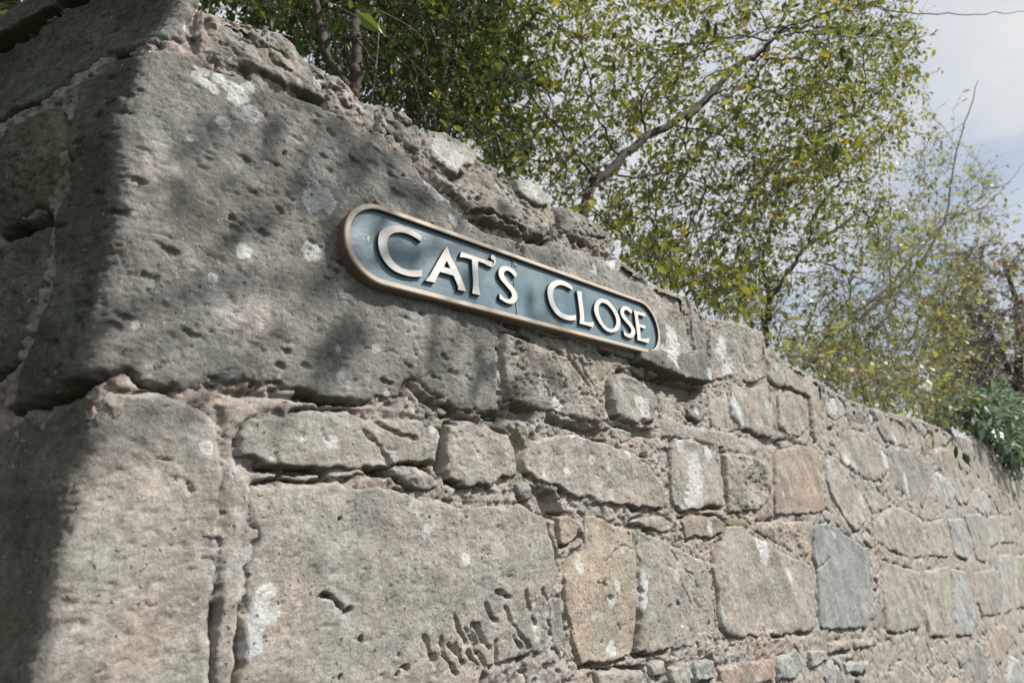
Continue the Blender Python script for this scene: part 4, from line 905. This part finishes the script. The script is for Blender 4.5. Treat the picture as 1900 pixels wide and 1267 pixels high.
# 4. loose pale shrub with long arching stems
e = D((1590,650,7.0))[0]
limbs = [([gr(e, 0, 0, .2), e] + D((1600,590,7.0),(1650,545,7.1),(1690,510,7.2),(1730,450,7.4),(1755,400,7.6),(1770,300,7.8),(1800,200,8.0),(1815,150,8.1)), .028, .004),
         (D((1490,685,6.4),(1530,655,6.5),(1590,640,6.6),(1640,600,6.8)), .030, .012),
         (D((1585,580,8.0),(1640,540,8.2),(1700,470,8.4),(1760,410,8.6),(1850,380,8.8)), .028, .006),
         (D((1690,512,7.2),(1760,510,7.2),(1850,540,7.3)), .006, .002), (D((1590,660,6.6),(1700,650,6.4),(1800,690,6.2),(1880,760,6.0)), .006, .002),
         (D((1520,700,6.0),(1600,715,5.8),(1700,720,5.7),(1760,745,5.6)), .006, .002), (D((1755,400,7.6),(1830,380,7.8),(1900,300,8.0)), .008, .002)]
Pm = np.concatenate([cloud([(1480,640),(1560,560),(1640,460),(1740,400),(1800,440),(1820,560),(1800,660),(1780,730),(1740,770),(1640,745),(1560,720),(1500,690)], 5.6, 8.5, 1250, 26, clump(35, 2.0, -.2)),
                     cloud([(1640,460),(1700,380),(1790,330),(1900,300),(1960,300),(1960,470),(1760,450)], 6.5, 9.0, 190, 27, clump(36, 1.0, .0)), cloud([(1800,480),(1960,470),(1960,700),(1800,700)], 6.0, 8.0, 45, 39),
                     cloud([(1690,300),(1740,180),(1790,200),(1760,330),(1840,250),(1890,290),(1840,330),(1740,360)], 6.5, 9.0, 55, 28)])
Pm = np.concatenate([Pm, cloud([(1440,650),(1500,620),(1620,650),(1740,690),(1800,760),(1770,800),(1690,790),(1600,755),(1520,715)], 3.8, 6.8, 420, 52, None, -9, -.12)])
arching = plant('arching_shrub', 'loose pale olive shrub with long arching bare stems spilling over the far wall top', 'shrub', limbs, Pm, 104, leaf=(.055, .024), per=7, pal='pale', bark=MPALE, yellow=.08, spread=.2, twig_r=.0018)

# 5. purple leaved tree far behind
g = D((1880,860,11.0))[0]
limbs = [([gr(g, 0, 0, .4), g] + D((1882,760,11.0),(1892,640,11.2),(1885,560,11.5),(1860,480,11.7)), .11, .03), (D((1885,720,11.0),(1850,640,11.2),(1800,560,11.6)), .05, .02)]
Pm = cloud([(1740,560),(1790,480),(1850,460),(1900,450),(1990,450),(1990,860),(1900,830),(1800,780),(1740,720),(1720,620)], 9.5, 12, 900, 29, None)
plant('purple_tree', 'purple brown leaved tree with dark trunk at the far end of the wall', 'tree', limbs, Pm, 105, leaf=(.09, .05), per=12, pal='purple', yellow=.0, spread=.3, twig_r=.004)

# 6. glaucous big leaved plant spilling over the far wall
k = D((1850,800,6.6))[0]
limbs = [([gr(k, 0, .3, .3), (k[0], k[1] + .1, k[2] - .3), k], .03, .01)]
Pm = cloud([(1740,775),(1760,735),(1830,730),(1990,760),(1990,900),(1900,890),(1850,860),(1800,810)], 5.5, 7.2, 330, 30, None, -9, -.2)
plant('glaucous_shrub', 'silvery blue green leaved shrub bunched on the wall top at the right', 'shrub', limbs, Pm, 106, leaf=(.11, .04), per=10, pal='glaucous', mat=MLEAFD, yellow=.0, spread=.14, twig_r=.003)

# 7. dark tree behind the shaded side
h = np.array([-1.3, 2.6, 2.9])
limbs = [([(-1.0, 3.0, 0), (-1.05, 2.9, 1.8), tuple(h), (-1.5, 2.3, 4.4), (-1.7, 2.2, 5.6)], .09, .03), ([tuple(h), (-.6, 2.0, 4.0), (-.3, 1.8, 5.2)], .05, .02), ([tuple(h), (-1.9, 2.0, 3.8)], .05, .02)]
rg = np.random.default_rng(5); q = unit(rg, 700) * (rg.random(700) ** .4)[:, None] * np.array([1.5, 1.0, 1.7]) + np.array([-1.1, 2.2, 4.4]); q = q[q[:, 2] > 2.75]
plant('evergreen_tree', 'dark evergreen tree peeping over the coping of the shaded side', 'tree', limbs, q, 107, leaf=(.07, .035), per=12, pal='dark', yellow=.01, spread=.2, twig_r=.002)

# 8. tree across the lane; its thin outer boughs dapple the corner
limbs = [([(.3, -4.6, 0), (.35, -4.5, 2.0), (.5, -4.3, 3.9), (.8, -4.1, 5.4), (1.0, -3.9, 6.8), (1.0, -3.9, 8.2)], .11, .03), ([(.5, -4.2, 4.2), (-.2, -4.0, 5.6), (-.9, -3.9, 6.8)], .05, .02), ([(.5, -4.3, 3.9), (.75, -3.7, 4.7), (1.0, -2.7, 4.9), (1.3, -2.0, 4.5), (1.6, -1.7, 4.3)], .022, .004)]
rg = np.random.default_rng(6); n = 300; q = unit(rg, n) * (rg.random(n) ** .45)[:, None] * np.array([1.5, 1.1, 1.5]) + np.array([.2, -4.0, 7.3])
q2 = unit(rg, 95) * (rg.random(95) ** .45)[:, None] * np.array([.80, .22, .34]) + np.array([.92, -1.75, 4.28])
q2 = q2[fbm(q2[:, 0] * 5.5 + q2[:, 1] * 3, q2[:, 2] * 3.2 - q2[:, 1] * 2, 2, 19) > .06]; q = np.concatenate([q, q2])
plant('lane_tree', 'light crowned tree on the opposite side of the lane', 'tree', limbs, q, 108, leaf=(.06, .030), per=8, pal='privet', yellow=.02, spread=.15, twig_r=.0018)

# 9. unseen yew hedge left of the corner, added to block sky light
rg = np.random.default_rng(8); n = 3000
hx, hy, hz = rg.uniform(-3.9, -2.7, n), rg.uniform(-1.6, 5.5, n), rg.uniform(.1, 5.2, n); f = rg.integers(0, 3, n); hx = np.where(f == 0, -2.7 - rg.random(n) * .15, hx); hz = np.where(f == 1, 5.1 + rg.random(n) * .15, hz)
hp = np.stack([hx, hy, hz], 1)
hedge = empty('sky_block_hedge', (-3.3, 2.0, 0), 'tall dark yew hedge out of view, added to cut sky light on the shaded side', 'hedge')
for yy in (-1.0, .4, 1.8, 3.2, 4.6): tubes('trunk', [(spline([(-3.3, yy, 0), (-3.28, yy + .05, 2.2), (-3.35, yy, 4.6)], 8), np.linspace(.09, .03, 8))], MBARK, hedge, 8)
q = np.repeat(hp, 5, 0) + rg.normal(size=(n * 5, 3)) * .07
leaves_mesh('foliage', q, unit(rg, n * 5) + [0, 0, .4], unit(rg, n * 5), np.full(n * 5, .17), np.full(n * 5, .07), np.array(PAL['dark'])[rg.integers(0, 4, n * 5)], MLEAFD, hedge, simple=True)

# bare pale stems straggling over the coping, and the few leaves large enough to tell apart
def stems(root, name, lst, mat=MPALE):
    for pts, r, t in lst:
        C = spline([at_depth(x, y, t + .03 * k) for k, (x, y) in enumerate(pts)], 4 * len(pts)); tubes(name, [(C, np.linspace(r, r * .5, len(C)))], mat, root, 6)
stems(privet, 'bare_stem', [([(1005,343),(1055,340),(1099,357),(1143,374),(1202,383),(1261,407),(1320,430)], .0022, 2.7), ([(960,254),(1010,286),(1040,312),(1055,339)], .0016, 2.7),
    ([(1080,348),(1105,315),(1128,301),(1149,296)], .0018, 2.7), ([(1099,324),(1122,342),(1143,366),(1155,389),(1161,410)], .0014, 2.7), ([(1020,40),(1100,90),(1200,150),(1290,200),(1350,290)], .0018, 3.0),
    ([(1100,300),(1180,320),(1260,330),(1330,380),(1390,440),(1440,520)], .0022, 3.3), ([(1010,385),(1080,400),(1150,398),(1220,440),(1290,520)], .002, 2.9), ([(1240,0),(1290,60),(1340,110),(1350,210),(1370,330)], .0016, 3.2), ([(1180,30),(1240,70),(1330,68),(1400,90)], .002, 3.2)])
stems(everg, 'bare_stem', [([(678,61),(650,57),(629,76),(626,101),(640,125),(650,139)], .0018, 2.0), ([(706,21),(747,42),(779,66),(793,94),(786,132),(775,139),(761,111),(733,108)], .002, 2.1), ([(733,111),(735,146),(730,181)], .0013, 2.1),
    ([(813,174),(827,184),(831,257)], .0014, 2.2), ([(761,132),(780,190),(796,240)], .0013, 2.2), ([(600,0),(660,30),(720,70),(790,140),(850,210),(900,260)], .0018, 2.2), ([(690,190),(700,100),(705,20)], .003, 2.2)])
stems(arching, 'bare_stem', [([(1540,480),(1600,560),(1700,600),(1800,610),(1900,640)], .003, 6), ([(1500,600),(1580,560),(1690,570),(1800,650),(1880,700)], .003, 5.8), ([(1730,600),(1800,560),(1850,600),(1895,730)], .004, 6), ([(1440,500),(1520,520),(1600,590),(1680,640),(1760,740)], .003, 5.6)])
def big_leaf(root, x, y, ln, ang, tone, t):
    c = at_depth(x, y, t); a = math.radians(ang); img = R[0] * math.cos(a) + R[1] * math.sin(a); fw = R[2]
    rg_ = np.random.default_rng(int(x * 7 + y)); d_ = img + fw * rg_.uniform(-.4, .4); L_ = ln * t / FPX; n_ = -fw + R[0] * rg_.uniform(-.8, .8) + R[1] * rg_.uniform(-.6, .6)
    cl = dict(d=[.045, .075, .022], y=[.27, .27, .05], g=[.12, .17, .05], o=[.45, .25, .05])[tone]
    leaves_mesh('leaf', np.array([c]), np.array([d_]), np.array([n_]), np.array([L_]), np.array([L_ * .46]), np.array([cl]), MLEAFD if tone == 'd' else MLEAF, root)
for q in [(1562,84,30,80,'d'),(1577,106,34,100,'d'),(1610,48,26,140,'d'),(1600,243,36,105,'y'),(1553,268,34,95,'d'),(1606,222,18,95,'y'),(1187,124,30,90,'y'),(1150,180,28,50,'y'),(1328,38,34,85,'d'),(1312,35,26,80,'d'),(1383,390,28,90,'y'),(1340,395,20,15,'d'),
          (1248,4,22,90,'y'),(1235,88,20,20,'y'),(1120,300,20,70,'g'),(1220,340,22,100,'g'),(1300,150,22,100,'y'),(1440,60,20,80,'g'),(1490,420,20,60,'g'),(1330,470,22,80,'y'),(1050,210,20,100,'g'),(1170,110,18,80,'g'),(1420,130,22,100,'y'),(1480,170,24,110,'y'),(1500,70,20,60,'g')]:
    big_leaf(privet, *q, 3.3)
for q in [(513,32,28,100,'d'),(580,34,30,95,'d'),(662,22,56,42,'g'),(552,66,36,80,'d'),(710,158,20,90,'g'),(700,40,30,55,'g'),(735,105,16,30,'g'),(482,20,24,60,'g'),(610,70,24,110,'d'),(660,230,18,80,'d'),(905,130,24,70,'d'),(880,60,22,100,'g')]:
    big_leaf(everg, *q, 2.15)
for q in [(1772,826,26,84,'d'),(1786,838,26,70,'d'),(1766,812,20,110,'g'),(1730,812,24,84,'y'),(1722,796,18,60,'g'),(1745,775,20,50,'g'),(1700,480,24,75,'g'),(1655,300,20,90,'y'),(1860,620,26,80,'y'),(1740,600,22,70,'y')]:
    big_leaf(arching, *q, 4.1)
stems(arching, 'bare_stem', [([(1700,730),(1740,750),(1765,785),(1775,835)], .0016, 4.1), ([(1775,800),(1788,848)], .0012, 4.15), ([(1700,735),(1725,770),(1731,812)], .0012, 4.1)])

# slender arching stems through the privet and the far shrub
_sr = np.random.default_rng(44)
def arcs(root, n, x0, x1, t0, t1, mat, r):
    for _ in range(n):
        x = _sr.uniform(x0, x1); ys = float(np.interp(x, [700, 1000, 1200, 1430, 1620, 1850], [200, 380, 515, 650, 760, 850])); t = _sr.uniform(t0, t1)
        dx, up = _sr.uniform(60, 330), _sr.uniform(120, 420); sag = _sr.uniform(0, 120)
        P = [at_depth(x + dx * f + _sr.normal() * 8, ys + 15 - up * (f ** .8) + sag * f ** 3 + _sr.normal() * 8, t * (1 + .15 * f)) for f in (0, .25, .5, .75, 1)]
        P[0][2] -= .02; C = spline(P, 16); tubes('bare_stem', [(C, np.linspace(r, r * .35, 16))], mat, root, 5)
arcs(privet, 16, 820, 1380, 2.6, 3.6, MPALE, .0020)
arcs(privet, 14, 900, 1400, 2.8, 3.8, MBARK, .0035)
arcs(arching, 16, 1400, 1760, 4.2, 6.2, MPALE, .0032)
